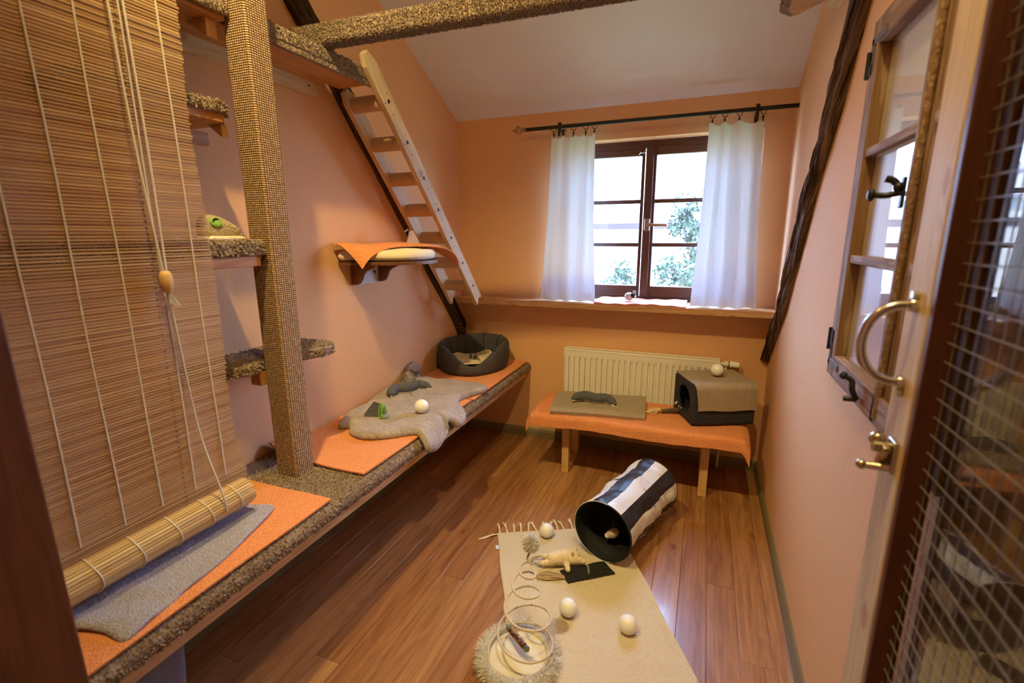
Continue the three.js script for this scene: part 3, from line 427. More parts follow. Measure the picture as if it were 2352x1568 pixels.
{ // bamboo roller blind in front of the shelves
  const X = 0.285, z0 = 1.925, z1 = 2.66, t = thing('bamboo_blind', [X, 0.55, 2.28], 'hanging roll blind of thin bamboo slats with white lift cords', 'blind', null), R = rng(17), L = z1 - z0;
  const slatG = [0, 1, 2, 3].map((k) => new THREE.BoxGeometry(0.0022 + 0.0005 * k % 2, 0.0036 + 0.0003 * k, L));
  const RC = [X + 0.012, 0.592], RR = 0.036;
  let k = 0; for (let y = 0.615; y < 2.42; y += 0.0068) {
    if (++k > 268) break;
    const o = new THREE.Mesh(slatG[Math.floor(R() * 4)], bambooMats[Math.floor(R() * 4)]), dz = (R() - 0.5) * 0.006 + (y < 0.78 ? 0.018 * sst(0.78, 0.62, y) * -1 : 0) + 0.004 * Math.sin(y * 9);
    o.name = numbered('slat'); o.castShadow = o.receiveShadow = true; o.position.set(0.002 * Math.sin(y * 7 + R()), y - 0.55 + (R() - 0.5) * 0.0012, (z0 + z1) / 2 + dz - 2.28); o.rotation.set((R() - 0.5) * 0.0012, 0, (R() - 0.5) * 0.14); t.add(o);
  }
  const roll = part(t, 'roll', cyl([RC[0], RC[1], z0 + 0.004], [RC[0], RC[1], z1], RR - 0.006, RR - 0.006, 20).translate(-X, -0.55, -2.28), stickMats[2]);
  for (let i = 0; i < 30; i++) { const a = i / 30 * 2 * PI, g = new THREE.BoxGeometry(0.0034, 0.0058, L); const o = new THREE.Mesh(g, stickMats[i % 3]); o.name = numbered('slat'); o.position.set(RC[0] - X + RR * Math.cos(a), RC[1] - 0.55 + RR * Math.sin(a), (z0 + z1) / 2 - 2.28 + (R() - 0.5) * 0.008); o.rotation.z = a; o.castShadow = o.receiveShadow = true; roll.add(o); }
  const cz = [1.972, 2.055, 2.139, 2.223, 2.307, 2.391, 2.475, 2.559];
  for (const z of cz) {
    const p = []; for (let y = 2.4; y > 0.62; y -= 0.06) p.push([X + 0.0036, y, z + 0.0012 * Math.sin(y * 9 + z * 50)]);
    wpart(t, 'cord', tube(p, 0.0019, 60, 6), cordMat);
    const lp = []; for (let i = 0; i <= 12; i++) { const a = PI * 0.62 - i / 12 * PI * 1.15; lp.push([RC[0] + (RR + 0.003) * Math.cos(a), RC[1] + (RR + 0.003) * Math.sin(a), z + 0.004 * Math.sin(i * 0.6)]); }
    wpart(t, 'cord', tube(lp, 0.0019, 36, 6), cordMat);
  }
  const dash = []; for (let y = 0.64; y < 1.9; y += 0.0136) dash.push(new THREE.BoxGeometry(0.0008, 0.0045, 0.0028).translate(X + 0.0032, y, lerp(2.083, 2.06, (y - 0.64) / 1.26)));
  kind(wpart(t, 'cord_holes', join(dash), std([0.10, 0.05, 0.02], 0.9)), 'stuff');
  const tg = [X + 0.028, 1.20, 2.062];
  for (const [a, b] of [[0.012, 0.004], [-0.014, -0.004]]) wpart(t, 'pull_cord', tube([[X + 0.01, 2.4, 2.075 + a * 1.5], [X + 0.016, 1.9, 2.07 + a * 1.2], [X + 0.022, 1.5, 2.066 + a], [tg[0], tg[1] + 0.02, tg[2] + b]], 0.0024, 50, 6), cordMat);
  wpart(t, 'toggle', new THREE.LatheGeometry([[0.001, 0.024], [0.009, 0.023], [0.0135, 0.012], [0.0145, -0.004], [0.0125, -0.02], [0.006, -0.026], [0.001, -0.026]].map(([r, y]) => new THREE.Vector2(r, y)), 20).translate(...tg), birchMat);
  wpart(t, 'pull_cord', tube([[tg[0], tg[1] - 0.02, tg[2]], [tg[0], 1.05, 2.055], [tg[0] - 0.005, 0.8, 2.035], [RC[0] + RR + 0.006, 0.625, 2.02], [RC[0] + RR + 0.004, 0.585, 2.016]], 0.0024, 60, 6), cordMat);
  const fr = []; for (let i = 0; i < 26; i++) fr.push(cyl([tg[0], tg[1] - 0.022, tg[2]], [tg[0] + (R() - 0.5) * 0.022, tg[1] - 0.05 - R() * 0.012, tg[2] + (R() - 0.6) * 0.03], 0.0012, 0.0006, 5));
  kind(wpart(t, 'frayed_tassel', join(fr), cordMat), 'stuff');
}
one('front_post', span(0.488, 0.59, 0, ceilY(2.46) - 0.02, 2.46, 2.56, 0.004, 'y'), postMat, 'brown knotty wooden post standing on the floor in front of the bench, nearest the viewer', 'post', null);
{
  const t = thing('storage_bin', [0.217, 0, 2.42], 'grey plastic storage bin pushed under the wall bench', 'bin', null), hole = (x, z, h, w, d) => { const n = [[-x, -z], [x, -z], [x, z], [-x, z]]; };
  const P = []; const ring = (hx, hz, y) => { const r = 0.03, q = []; for (const [sx, sz, a] of [[1, 1, 0], [-1, 1, 1], [-1, -1, 2], [1, -1, 3]]) for (let i = 0; i <= 4; i++) { const b = (a + i / 4) * PI / 2; q.push([sx * (hx - r) + r * Math.cos(b), y, sz * (hz - r) + r * Math.sin(b)]); } return q; };
  const rows = [ring(0.02, 0.02, 0.003), ring(0.17, 0.195, 0.003), ring(0.172, 0.197, 0.01), ring(0.183, 0.225, 0.376), ring(0.193, 0.235, 0.378), ring(0.193, 0.235, 0.392), ring(0.181, 0.223, 0.392), ring(0.168, 0.193, 0.012), ring(0.02, 0.02, 0.012)], pos = rows.flat(2), n = 20, idx = [];
  for (let r = 0; r < rows.length - 1; r++) for (let i = 0; i < n; i++) { const a = r * n + i, b = r * n + (i + 1) % n; idx.push(a, a + n, b, b, a + n, b + n); }
  const g = new THREE.BufferGeometry(); g.setAttribute('position', new THREE.Float32BufferAttribute(pos, 3)); g.setIndex(idx); g.computeVertexNormals(); part(t, 'tub', toCreasedNormals(g, 0.6), greyPlastic);
}
{ // pad and felt mouse on the eye-level shelf
  const loop = smoothLoop([[0.03, 1.76], [0.14, 1.745], [0.215, 1.755], [0.225, 1.90], [0.22, 2.1], [0.03, 2.12]], 60);
  one('pad', padPoly(loop, [0.13, 1.93], 0.013, 0.012, (x, y, z) => [x, 1.289 + y, z]), creamMat, 'thin cream fleece pad on the eye-level carpeted shelf', 'pad', null);
  const m = thing('toy_mouse', [0.175, 1.303, 1.805], 'grey felt mouse with green ear on the cream pad of the eye-level shelf', 'cat toy', null, 2.75);
  feltMouse(m, 0.108);
}
function feltMouse(m, L) {
  const g = new THREE.SphereGeometry(0.5, 32, 20), p = g.attributes.position;
  for (let i = 0; i < p.count; i++) { let x = p.getX(i), y = p.getY(i), z = p.getZ(i); const t = clamp(0.5 - z); const w = 0.62 * Math.pow(Math.sin(PI * Math.pow(clamp(1 - t * 0.93 - 0.02), 0.62)), 0.8) + 0.05; const rr = Math.hypot(x, y) || 1e-6, s = Math.hypot(0.5 * Math.sqrt(Math.max(0, 1 - 4 * z * z)), 1e-6); x = x / s * w * 0.42; y = y / s * w * 0.62; p.setXYZ(i, x, Math.max(y, -0.12) + 0.12, z); }
  g.computeVertexNormals(); part(m, 'body', uvBox(g.scale(L, L, L)), taupeMat);
  for (const s of [-1, 1]) { const e = part(m, 'ear', xf(new THREE.SphereGeometry(0.5, 16, 8, 0, 2 * PI, 0, PI * 0.5), [s * L * 0.23, L * 0.34, -L * 0.12], [0.2, 0, -s * 1.1], [L * 0.28, L * 0.12, L * 0.30]), std([0.22, 0.42, 0.05], 0.9)); e.userData.label = 'green ear'; part(m, 'ear_lining', xf(new THREE.CircleGeometry(0.5, 16), [s * L * 0.275, L * 0.355, -L * 0.12], [0, s * 1.3, 0], [L * 0.20, L * 0.19, 1]), blackMat); }
  part(m, 'tail', tube([[0, L * 0.05, L * 0.48], [L * 0.1, L * 0.03, L * 0.6], [L * 0.25, -L * 0.01, L * 0.66]], L * 0.018, 20, 6), linenMat);
}
// ---------------------------------------------------------------- right wall: old casement and wire door
{
  const w = struct('window_2'), worn = std([1, 1, 1], 0.8, { map: tex(512, 256, (u, v) => { const f = fbm(u, v, 4, 60, 4, 101), p = sst(0.55, 0.75, fbm(u, v, 6, 30, 3, 104)) * 0.5; return [lerp(lerp(0.42, 0.58, f), 0.72, p), lerp(lerp(0.29, 0.43, f), 0.64, p), lerp(lerp(0.18, 0.29, f), 0.56, p)]; }, [0.6, 0.3]), bumpMap: timberB, bumpScale: 0.002 });
  const x0 = W - 0.016, x1 = W + 0.05, p = (n, ...a) => wpart(w, n, span(...a), worn);
  p('stile', x0, x1, 0.925, 1.79, 1.287, 1.347, 0.004, 'y'); p('stile', x0, x1, 0.925, 1.79, 1.672, 1.702, 0.004, 'y'); p('stile', x0 + 0.008, x1, 0.925, 1.79, 1.703, 1.735, 0.004, 'y'); p('stile', x0, x1, 0.925, 1.79, 1.93, 1.99, 0.004, 'y');
  p('rail', x0, x1, 0.925, 0.985, 1.347, 1.93, 0.004, 'z'); p('rail', x0, x1, 1.728, 1.79, 1.347, 1.93, 0.004, 'z');
  wpart(w, 'moulding', cyl([x0 + 0.002, 0.94, 1.7025], [x0 + 0.002, 1.785, 1.7025], 0.007), worn);
  for (const y of [1.236, 1.487]) { p('muntin', x0 + 0.004, W + 0.0055, y - 0.010, y + 0.010, 1.347, 1.672, 0.003, 'z'); p('muntin', x0 + 0.004, W + 0.0055, y - 0.010, y + 0.010, 1.735, 1.93, 0.003, 'z'); }
  wpart(w, 'pane', span(W + 0.006, W + 0.009, 0.984, 1.729, 1.3455, 1.9315, 0), glassMat);
  wpart(w, 'backing', span(W + 0.0115, W + 0.085, 0.975, 1.738, 1.3465, 1.9305, 0), std([0.80, 0.80, 0.82], 0.6));
  for (const y of [0.99, 1.665]) { wpart(w, 'hinge', join([cyl([x0 - 0.002, y, 1.287], [x0 - 0.002, y + 0.06, 1.287], 0.0055, 0.0055, 12), span(x0 - 0.003, x0 + 0.001, y + 0.004, y + 0.056, 1.287, 1.315, 0)]), ironMat); }
  for (const [y, s] of [[1.742, 1], [0.962, 1]]) wpart(w, 'corner_iron', join([span(x0 - 0.003, x0, y - 0.008, y + 0.008, 1.30, 1.40, 0.001), span(x0 - 0.003, x0, y - (y > 1.5 ? 0.05 : 0.008), y + (y > 1.5 ? 0.008 : 0.05), 1.30, 1.318, 0.001)]), oldIron);
  const latch = (y, z, dy) => join([span(x0 - 0.010, x0 - 0.004, y - 0.028, y + 0.028, z - 0.008, z + 0.008, 0.003), ball(0.009, [x0 - 0.014, y + dy * 0.5, z]), tube([[x0 - 0.012, y, z], [x0 - 0.03, y - 0.004, z - 0.008], [x0 - 0.05, y - 0.002, z - 0.012]], 0.0055, 20, 8), ball(0.0095, [x0 - 0.052, y - 0.002, z - 0.012], [0.7, 1.3, 1]), tube([[x0 - 0.012, y + 0.006, z], [x0 - 0.022, y + 0.022, z - 0.004], [x0 - 0.034, y + 0.026, z - 0.006]], 0.0065, 16, 8)]);
  wpart(w, 'latch', latch(1.372, 1.680, 0.02), ironMat);
  wpart(w, 'latch', join([tube([[x0 - 0.006, 0.945, 1.60], [x0 - 0.016, 0.965, 1.60], [x0 - 0.018, 0.985, 1.592], [x0 - 0.030, 0.992, 1.586]], 0.006, 20, 8), tube([[x0 - 0.006, 0.945, 1.60], [x0 - 0.028, 0.942, 1.592]], 0.006, 8, 8), ball(0.009, [x0 - 0.032, 0.993, 1.585])]), ironMat);
}
{
  const d = struct('door_1'), x0 = 1.75, x1 = 1.79, z0 = 1.937, z1 = 2.80, y0 = 0.015, y1 = 2.02, p = (n, ...a) => wpart(d, n, span(...a), paleMat);
  p('stile', x0, x1, y0, y1, z0, 2.018, 0.004, 'y'); p('stile', x0, x1, y0, y1, z1 - 0.09, z1, 0.004, 'y');
  p('rail', x0, x1, y1 - 0.09, y1, 2.018, z1 - 0.09, 0.004, 'z'); p('rail', x0, x1, y0, 0.15, 2.018, z1 - 0.09, 0.004, 'z');
  p('painted_shade_bead', x0 + 0.001, x1 - 0.006, 0.15, y1 - 0.09, 2.0185, 2.031, 0.002, 'y'); d.children.at(-1).material = postMat;  // bead in dark wood: shade of the inner stile edge put into its colour
  wpart(d, 'pane', span(1.7785, 1.7825, 0.152, y1 - 0.092, 2.0195, z1 - 0.092, 0), glassMat);
  const wires = []; for (let z = 2.044; z < z1 - 0.09; z += 0.0254) wires.push(new THREE.BoxGeometry(0.001, y1 - 0.24, 0.0013).translate(1.7725, (0.15 + y1 - 0.09) / 2, z)); for (let y = 0.17; y < y1 - 0.095; y += 0.0254) wires.push(new THREE.BoxGeometry(0.0013, 0.0013, z1 - 0.09 - 2.02).translate(1.7712, y, (2.02 + z1 - 0.09) / 2));
  kind(wpart(d, 'wire_mesh', join(wires), std([0.26, 0.23, 0.21], 0.5, { metalness: 0.5 })), 'stuff');
  const h = []; for (let i = 0; i <= 14; i++) { const a = -PI / 2 + i / 14 * PI; h.push([x0 - 0.004 - 0.054 * Math.pow(Math.cos(a), 0.75), 1.145 + 0.056 * Math.sin(a), 1.978]); }
  wpart(d, 'handle', join([tube(h, 0.0068, 60, 12), ball(0.010, [x0 - 0.004, 1.201, 1.978]), ball(0.010, [x0 - 0.004, 1.089, 1.978]), cyl([x0, 1.215, 1.978], [x0 - 0.008, 1.215, 1.978], 0.006), cyl([x0, 1.074, 1.978], [x0 - 0.008, 1.074, 1.978], 0.006)]), steelMat);
  wpart(d, 'latch', join([span(x0 - 0.006, x0 + 0.002, 0.955, 1.005, 1.975, 2.005, 0.003), cyl([x0 - 0.004, 0.99, 1.985], [x0 - 0.026, 0.99, 1.985], 0.010, 0.008), ball(0.011, [x0 - 0.018, 0.998, 1.975]), box(0.012, 0.042, 0.014, 0.004).rotateX(0.5).translate(x0 - 0.013, 0.978, 1.988), cyl([x0 - 0.004, 0.962, 1.995], [x0 - 0.034, 0.958, 1.985], 0.0062, 0.0055), ball(0.0078, [x0 - 0.036, 0.958, 1.985])]), std([0.50, 0.42, 0.30], 0.25, { metalness: 1 }));
}
{ const p = struct('added_dark_sheet_1'); wpart(p, 'panel', span(W - 0.012, W - 0.0005, 0.065, 2.1, 1.995, D - 0.01, 0.002, 'y'), std([0.055, 0.028, 0.014], 0.5)); }  // added dark sheet on the wall, standing in for the gloom behind the door
// ---------------------------------------------------------------- curtains on their rod
{
  const y = 1.879, z = 0.075, r = thing('curtain_rod', [1.1, y, z], 'black iron curtain rod with a twisted cage finial above the bright casement', 'curtain rod', null);
  wpart(r, 'rod', cyl([0.47, y, z], [W - 0.002, y, z], 0.0098, 0.0098, 20), ironMat);
  wpart(r, 'collar', join([cyl([0.455, y, z], [0.476, y, z], 0.0125), cyl([0.447, y, z], [0.456, y, z], 0.009, 0.0115)]), bronzeMat);
  const fin = []; for (let k = 0; k < 6; k++) { const q = []; for (let i = 0; i <= 10; i++) { const t = i / 10, a = k / 6 * 2 * PI + t * 2.2, rr = 0.004 + 0.018 * Math.sin(PI * Math.pow(t, 0.9)); q.push([0.449 - t * 0.042, y + rr * Math.cos(a), z + rr * Math.sin(a)]); } fin.push(tube(q, 0.0018, 24, 6)); } fin.push(cyl([0.41, y, z], [0.392, y, z], 0.0075, 0.0025));
  wpart(r, 'finial', join(fin), bronzeMat);
  for (const x of [0.672, 1.649]) wpart(r, 'bracket', join([span(x - 0.007, x + 0.007, y - 0.056, y + 0.0, 0.001, 0.010, 0.002), span(x - 0.006, x + 0.006, y - 0.024, y - 0.012, 0.008, z + 0.004, 0.003), span(x - 0.006, x + 0.006, y - 0.05, y - 0.008, z + 0.0105, z + 0.017, 0.002), span(x - 0.006, x + 0.006, y - 0.02, y - 0.009, z - 0.008, z + 0.016, 0.002), span(x - 0.009, x + 0.009, y + 0.006, y + 0.022, z - 0.006, z + 0.008, 0.003)]), ironMat);
  const ORD = ['first', 'second', 'third', 'fourth', 'fifth'], clip = (x, i) => {
    const o = thing('curtain_ring', [x, y - 0.012, z], `${ORD[i % 5]} black clip ring from the finial end holding the ${i < 5 ? 'narrower' : 'wider'} white curtain`, 'curtain ring', 'black clip rings along the curtain rod');
    part(o, 'ring', new THREE.TorusGeometry(0.0165, 0.0018, 8, 24).rotateY(PI / 2 - 0.9).translate(0, 0.0035, 0), ironMat); part(o, 'eye', cyl([0, -0.013, 0], [0, -0.02, 0], 0.0014, 0.0014, 8), ironMat);
    part(o, 'clip', join([box(0.010, 0.011, 0.010, 0.003).translate(0, -0.025, 0), box(0.006, 0.020, 0.004, 0.0015).translate(0, -0.036, 0.0035), box(0.006, 0.020, 0.004, 0.0015).translate(0, -0.036, -0.0035)]), ironMat); return o;
  };
  const L = [0.639, 0.694, 0.75, 0.818, 0.865], Rr = [1.452, 1.507, 1.572, 1.675];
  L.forEach((x, i) => clip(x, i)); Rr.forEach((x, i) => clip(x, i + 5));
  const curtain = (clips, bot, seed, label) => {
    const R = rng(seed), n = clips.length - 1, fold = Array.from({ length: 12 }, () => [2 + R() * 7, R() * 6.3, 0.4 + R()]);
    const g = sheet((u, v) => {
      const k = u * n, i = Math.min(n - 1, Math.floor(k)), f = k - i, xt = lerp(clips[i], clips[i + 1], f) + (u < 0.01 ? -0.012 : u > 0.99 ? 0.006 : 0), xb = lerp(bot[0], bot[1], u), yt = y - 0.046 - 0.014 * Math.sin(PI * f), yb = 0.925;
      let w = 0; fold.forEach(([q, ph, a], j) => { w += a * Math.sin(u * q * (j % 3 + 1.4) + ph + v * (j % 2 ? 0.8 : -0.6)); });
      const A = 0.0045 + 0.0065 * sst(0.05, 0.5, v) - 0.002 * sst(0.8, 1, v), top = 0.012 * Math.sin(PI * f) * (1 - sst(0, 0.35, v));
      const e = Math.pow(v, 1.1), pool = sst(0.95, 1, v);
      return [lerp(xt, xb, e) + 0.006 * Math.sin(v * 5 + u * 9) * v, lerp(yt, yb, v) + 0.004 * pool * Math.sin(u * 23), z - top + A * w * 0.55 + 0.004 + 0.022 * pool * (0.5 + 0.5 * Math.sin(u * 14 + seed))];
    }, 110, 50, 0.0012);
    return one('curtain', g, sheerMat, label, 'curtain', null);
  };
  curtain(L, [0.578, 0.893], 2, 'sheer white curtain hanging at the side of the window nearer the ladder');
  curtain(Rr, [1.418, 1.722], 7, 'wider sheer white curtain hanging beside the weathered timber brace');
}
{ // on the sill
  const g = sheet((u, v) => { const x = lerp(0.905, 1.392, u), z = lerp(-0.075, 0.146, v); return [x, 0.9345 + 0.0025 * Math.sin(u * 8 + v * 3) - 0.006 * sst(0.88, 1, v) + 0.002 * Math.sin(u * 31), z]; }, 40, 16, 0.011);
  one('towel', g, peachMat, 'folded pale orange towel lying on the window sill between the curtains', 'towel', null);
  const m = thing('toy_mouse', [1.085, 0.936, 0.045], 'tiny white and black plush mouse sitting on the window sill towel', 'cat toy', null, -0.3);
  part(m, 'body', xf(new THREE.SphereGeometry(0.5, 24, 16), [0, 0.022, 0], [0, 0, 0], [0.052, 0.045, 0.05]), std([0.82, 0.80, 0.80], 0.95));
  const bl = std([0.04, 0.04, 0.05], 0.95); for (const [a, b] of [[0.6, 0.5], [-0.7, 0.4], [2.4, 0.2], [1.5, 1.0]]) part(m, 'dark_patch', xf(new THREE.SphereGeometry(0.5, 14, 8, 0, 6.3, 0, 0.55), [0, 0.022, 0], [a + 0.6, b * 2, a], [0.0545, 0.0475, 0.0525]), bl);
  part(m, 'head', ball(0.015, [0.028, 0.03, 0.008]), bl); for (const s of [-1, 1]) part(m, 'ear', new THREE.TorusGeometry(0.007, 0.0022, 8, 16).translate(0.034 + s * 0.005, 0.048, 0.008 + s * 0.010), std([0.75, 0.72, 0.72], 0.9)); part(m, 'snout', ball(0.007, [0.041, 0.025, 0.012]), std([0.8, 0.75, 0.72], 0.9));
}
{ // radiator
  const x0 = 0.722, x1 = 1.582, y0 = 0.13, y1 = 0.634, zf = 0.078, r = thing('radiator', [1.15, 0, 0.06], 'cream ribbed panel radiator under the window sill', 'radiator', null);
  const gw = 0.0322, n = 26, m = (x1 - x0) / n;
  const front = sheet((u, v) => { const X = lerp(x0, x1, u), Y = lerp(y1 - 0.012, y0, v), k = ((X - x0) / m) % 1, c = Math.abs(k - 0.5), yy = Y > y1 - 0.058 ? 0 : 1, top = sst(y1 - 0.046, y1 - 0.056, Y) * sst(y0 + 0.03, y0 + 0.042, Y); return [X, Y, zf - 0.011 * top * sst(0.30, 0.38, c)]; }, 26 * 20, 44, 0.0015);
  wpart(r, 'front_panel', front, enamelMat);
  wpart(r, 'back_panel', span(x0, x1, y0, y1 - 0.012, 0.016, 0.02, 0.001), enamelMat);
  wpart(r, 'side_cover', span(x0 - 0.004, x0 + 0.001, y0 + 0.01, y1, 0.014, zf + 0.001, 0.0015), enamelMat); wpart(r, 'side_cover', span(x1 - 0.001, x1 + 0.004, y0 + 0.01, y1, 0.014, zf + 0.001, 0.0015), enamelMat);
  const gr = [span(x0, x1, y1 - 0.013, y1, zf - 0.012, zf + 0.0015, 0.003), span(x0, x1, y1 - 0.013, y1, 0.014, 0.026, 0.003)]; for (let i = 0; i <= 60; i++) gr.push(span(lerp(x0, x1 - 0.006, i / 60), lerp(x0 + 0.006, x1, i / 60), y1 - 0.009, y1 - 0.002, 0.024, zf - 0.01, 0.0));
  wpart(r, 'top_grille', join(gr), enamelMat);
  wpart(r, 'valve', join([cyl([x1 + 0.004, 0.612, 0.046], [x1 + 0.03, 0.612, 0.046], 0.010), cyl([x1 + 0.024, 0.612, 0.046], [x1 + 0.046, 0.612, 0.046], 0.017, 0.015, 20)]), enamelMat);
  wpart(r, 'valve_head', cyl([x1 + 0.05, 0.612, 0.046], [x1 + 0.098, 0.61, 0.046], 0.018, 0.0165, 20), plasticMat); wpart(r, 'valve_ring', cyl([x1 + 0.0455, 0.612, 0.046], [x1 + 0.0505, 0.612, 0.046], 0.0165), blackMat);
  wpart(r, 'pipe', tube([[x1 + 0.03, 0.612, 0.046], [x1 + 0.035, 0.58, 0.044], [x1 + 0.035, 0.3, 0.042], [x1 + 0.035, 0.005, 0.042]], 0.0075, 40, 10), enamelMat);
}
// ---------------------------------------------------------------- low bench under the window
{
  const t = thing('low_bench', [1.19, 0, 0.3], 'low birch bench on sled legs before the radiator', 'bench', null);
  wpart(t, 'seat', span(0.665, 1.70, 0.338, 0.364, 0.145, 0.50, 0.005, 'x'), birchMat);
  for (const x of [0.826, 1.541]) { wpart(t, 'leg', span(x - 0.02, x + 0.02, 0.0285, 0.338, 0.36, 0.405, 0.003, 'y'), birchMat); wpart(t, 'leg', span(x - 0.02, x + 0.02, 0.0285, 0.338, 0.155, 0.20, 0.003, 'y'), birchMat); wpart(t, 'runner', span(x - 0.02, x + 0.02, 0, 0.028, 0.155, 0.405, 0.003, 'z'), birchMat); }
  wpart(t, 'apron', span(0.70, 1.67, 0.30, 0.338, 0.45, 0.468, 0.002, 'x'), birchMat);
  const g = sheet((u, v) => {
    const x = lerp(0.642, 1.728, u), s = lerp(0, 0.435, v), R = 0.02, zE = 0.513, s0 = zE - R - 0.13; let y, z;
    if (s < s0) { z = 0.13 + s; y = 0.3715; } else { const q = s - s0, a = Math.min(q / R, 1.45), rest = Math.max(0, q - R * 1.45); z = zE - R + R * Math.sin(a) - 0.0 + rest * 0.1; y = 0.3715 - R * (1 - Math.cos(a)) - rest; }
    const e = Math.max(0, 0.664 - x, x - 1.701), ed = Math.min(0.05, e * 1.5); const fr = sst(0.6, 1, v);
    y -= ed * (0.4 + 0.9 * fr) + 0.006 * fr * Math.sin(u * 13); z += 0.006 * fr * Math.sin(u * 17 + 1) + (u < 0.03 || u > 0.97 ? 0.016 * fr : 0);
    return [x, y + 0.0012 * Math.sin(u * 60 + v * 20), z];
  }, 90, 50, 0.005);
  one('towel', uvBox(g), orangeMat, 'long orange towel covering the low birch bench and hanging over its front edge', 'towel', null);
}
{
  const g = sheet((u, v) => { const a = 0.06, x0 = lerp(0.715, 0.765, v), x1 = lerp(1.215, 1.245, v), x = lerp(x0, x1, u), z = lerp(lerp(0.195, 0.115, u), lerp(0.495, 0.425, u), v); const d = 0.012 * sst(0.9, 1, v); return [x, 0.402 + 0.002 * Math.sin(u * 7 + v * 5) - d - 0.004 * sst(0.93, 1, u), z]; }, 40, 30, 0.028);
  one('towel', uvBox(g), taupeMat, 'taupe towel folded into a flat pad on the low bench, under the grey kicker', 'towel', null);
}
function kicker(pos, turn, label, L = 0.23) {
  const m = thing('kicker_toy', pos, label, 'cat toy', null, turn), k = L / 0.23;
  const P = [[-0.112, 0.022, 0.045], [-0.10, 0.025, 0.012], [-0.055, 0.027, -0.022], [0.0, 0.027, -0.006], [0.05, 0.027, -0.026], [0.092, 0.022, -0.006], [0.115, 0.014, 0.018]].map((p) => p.map((q) => q * k));
  part(m, 'body', vtube(P, [0.012, 0.022, 0.026, 0.025, 0.026, 0.025, 0.02, 0.005].map((q) => q * k), 60, 18), feltGrey);
  part(m, 'belly', vtube(P.map(([x, y, z]) => [x * 0.99, y - 0.0125 * k, z + 0.006 * k]), [0.004, 0.011, 0.0145, 0.0135, 0.0145, 0.0135, 0.010, 0.003].map((q) => q * k), 50, 14), linenMat).userData.label = 'pale belly';
  part(m, 'eye', ball(0.008 * k, [-0.072 * k, 0.014 * k, 0.012 * k]), std([0.05, 0.055, 0.07], 0.5)); part(m, 'tail_string', tube([[0.106 * k, 0.013 * k, 0.014 * k], [0.118 * k, 0.006 * k, 0.018 * k], [0.13 * k, 0.002 * k, 0.024 * k]], 0.0018, 16, 6), linenMat); return m;
}
kicker([0.97, 0.403, 0.33], -0.1, 'grey wavy plush kicker toy lying on the folded taupe towel');
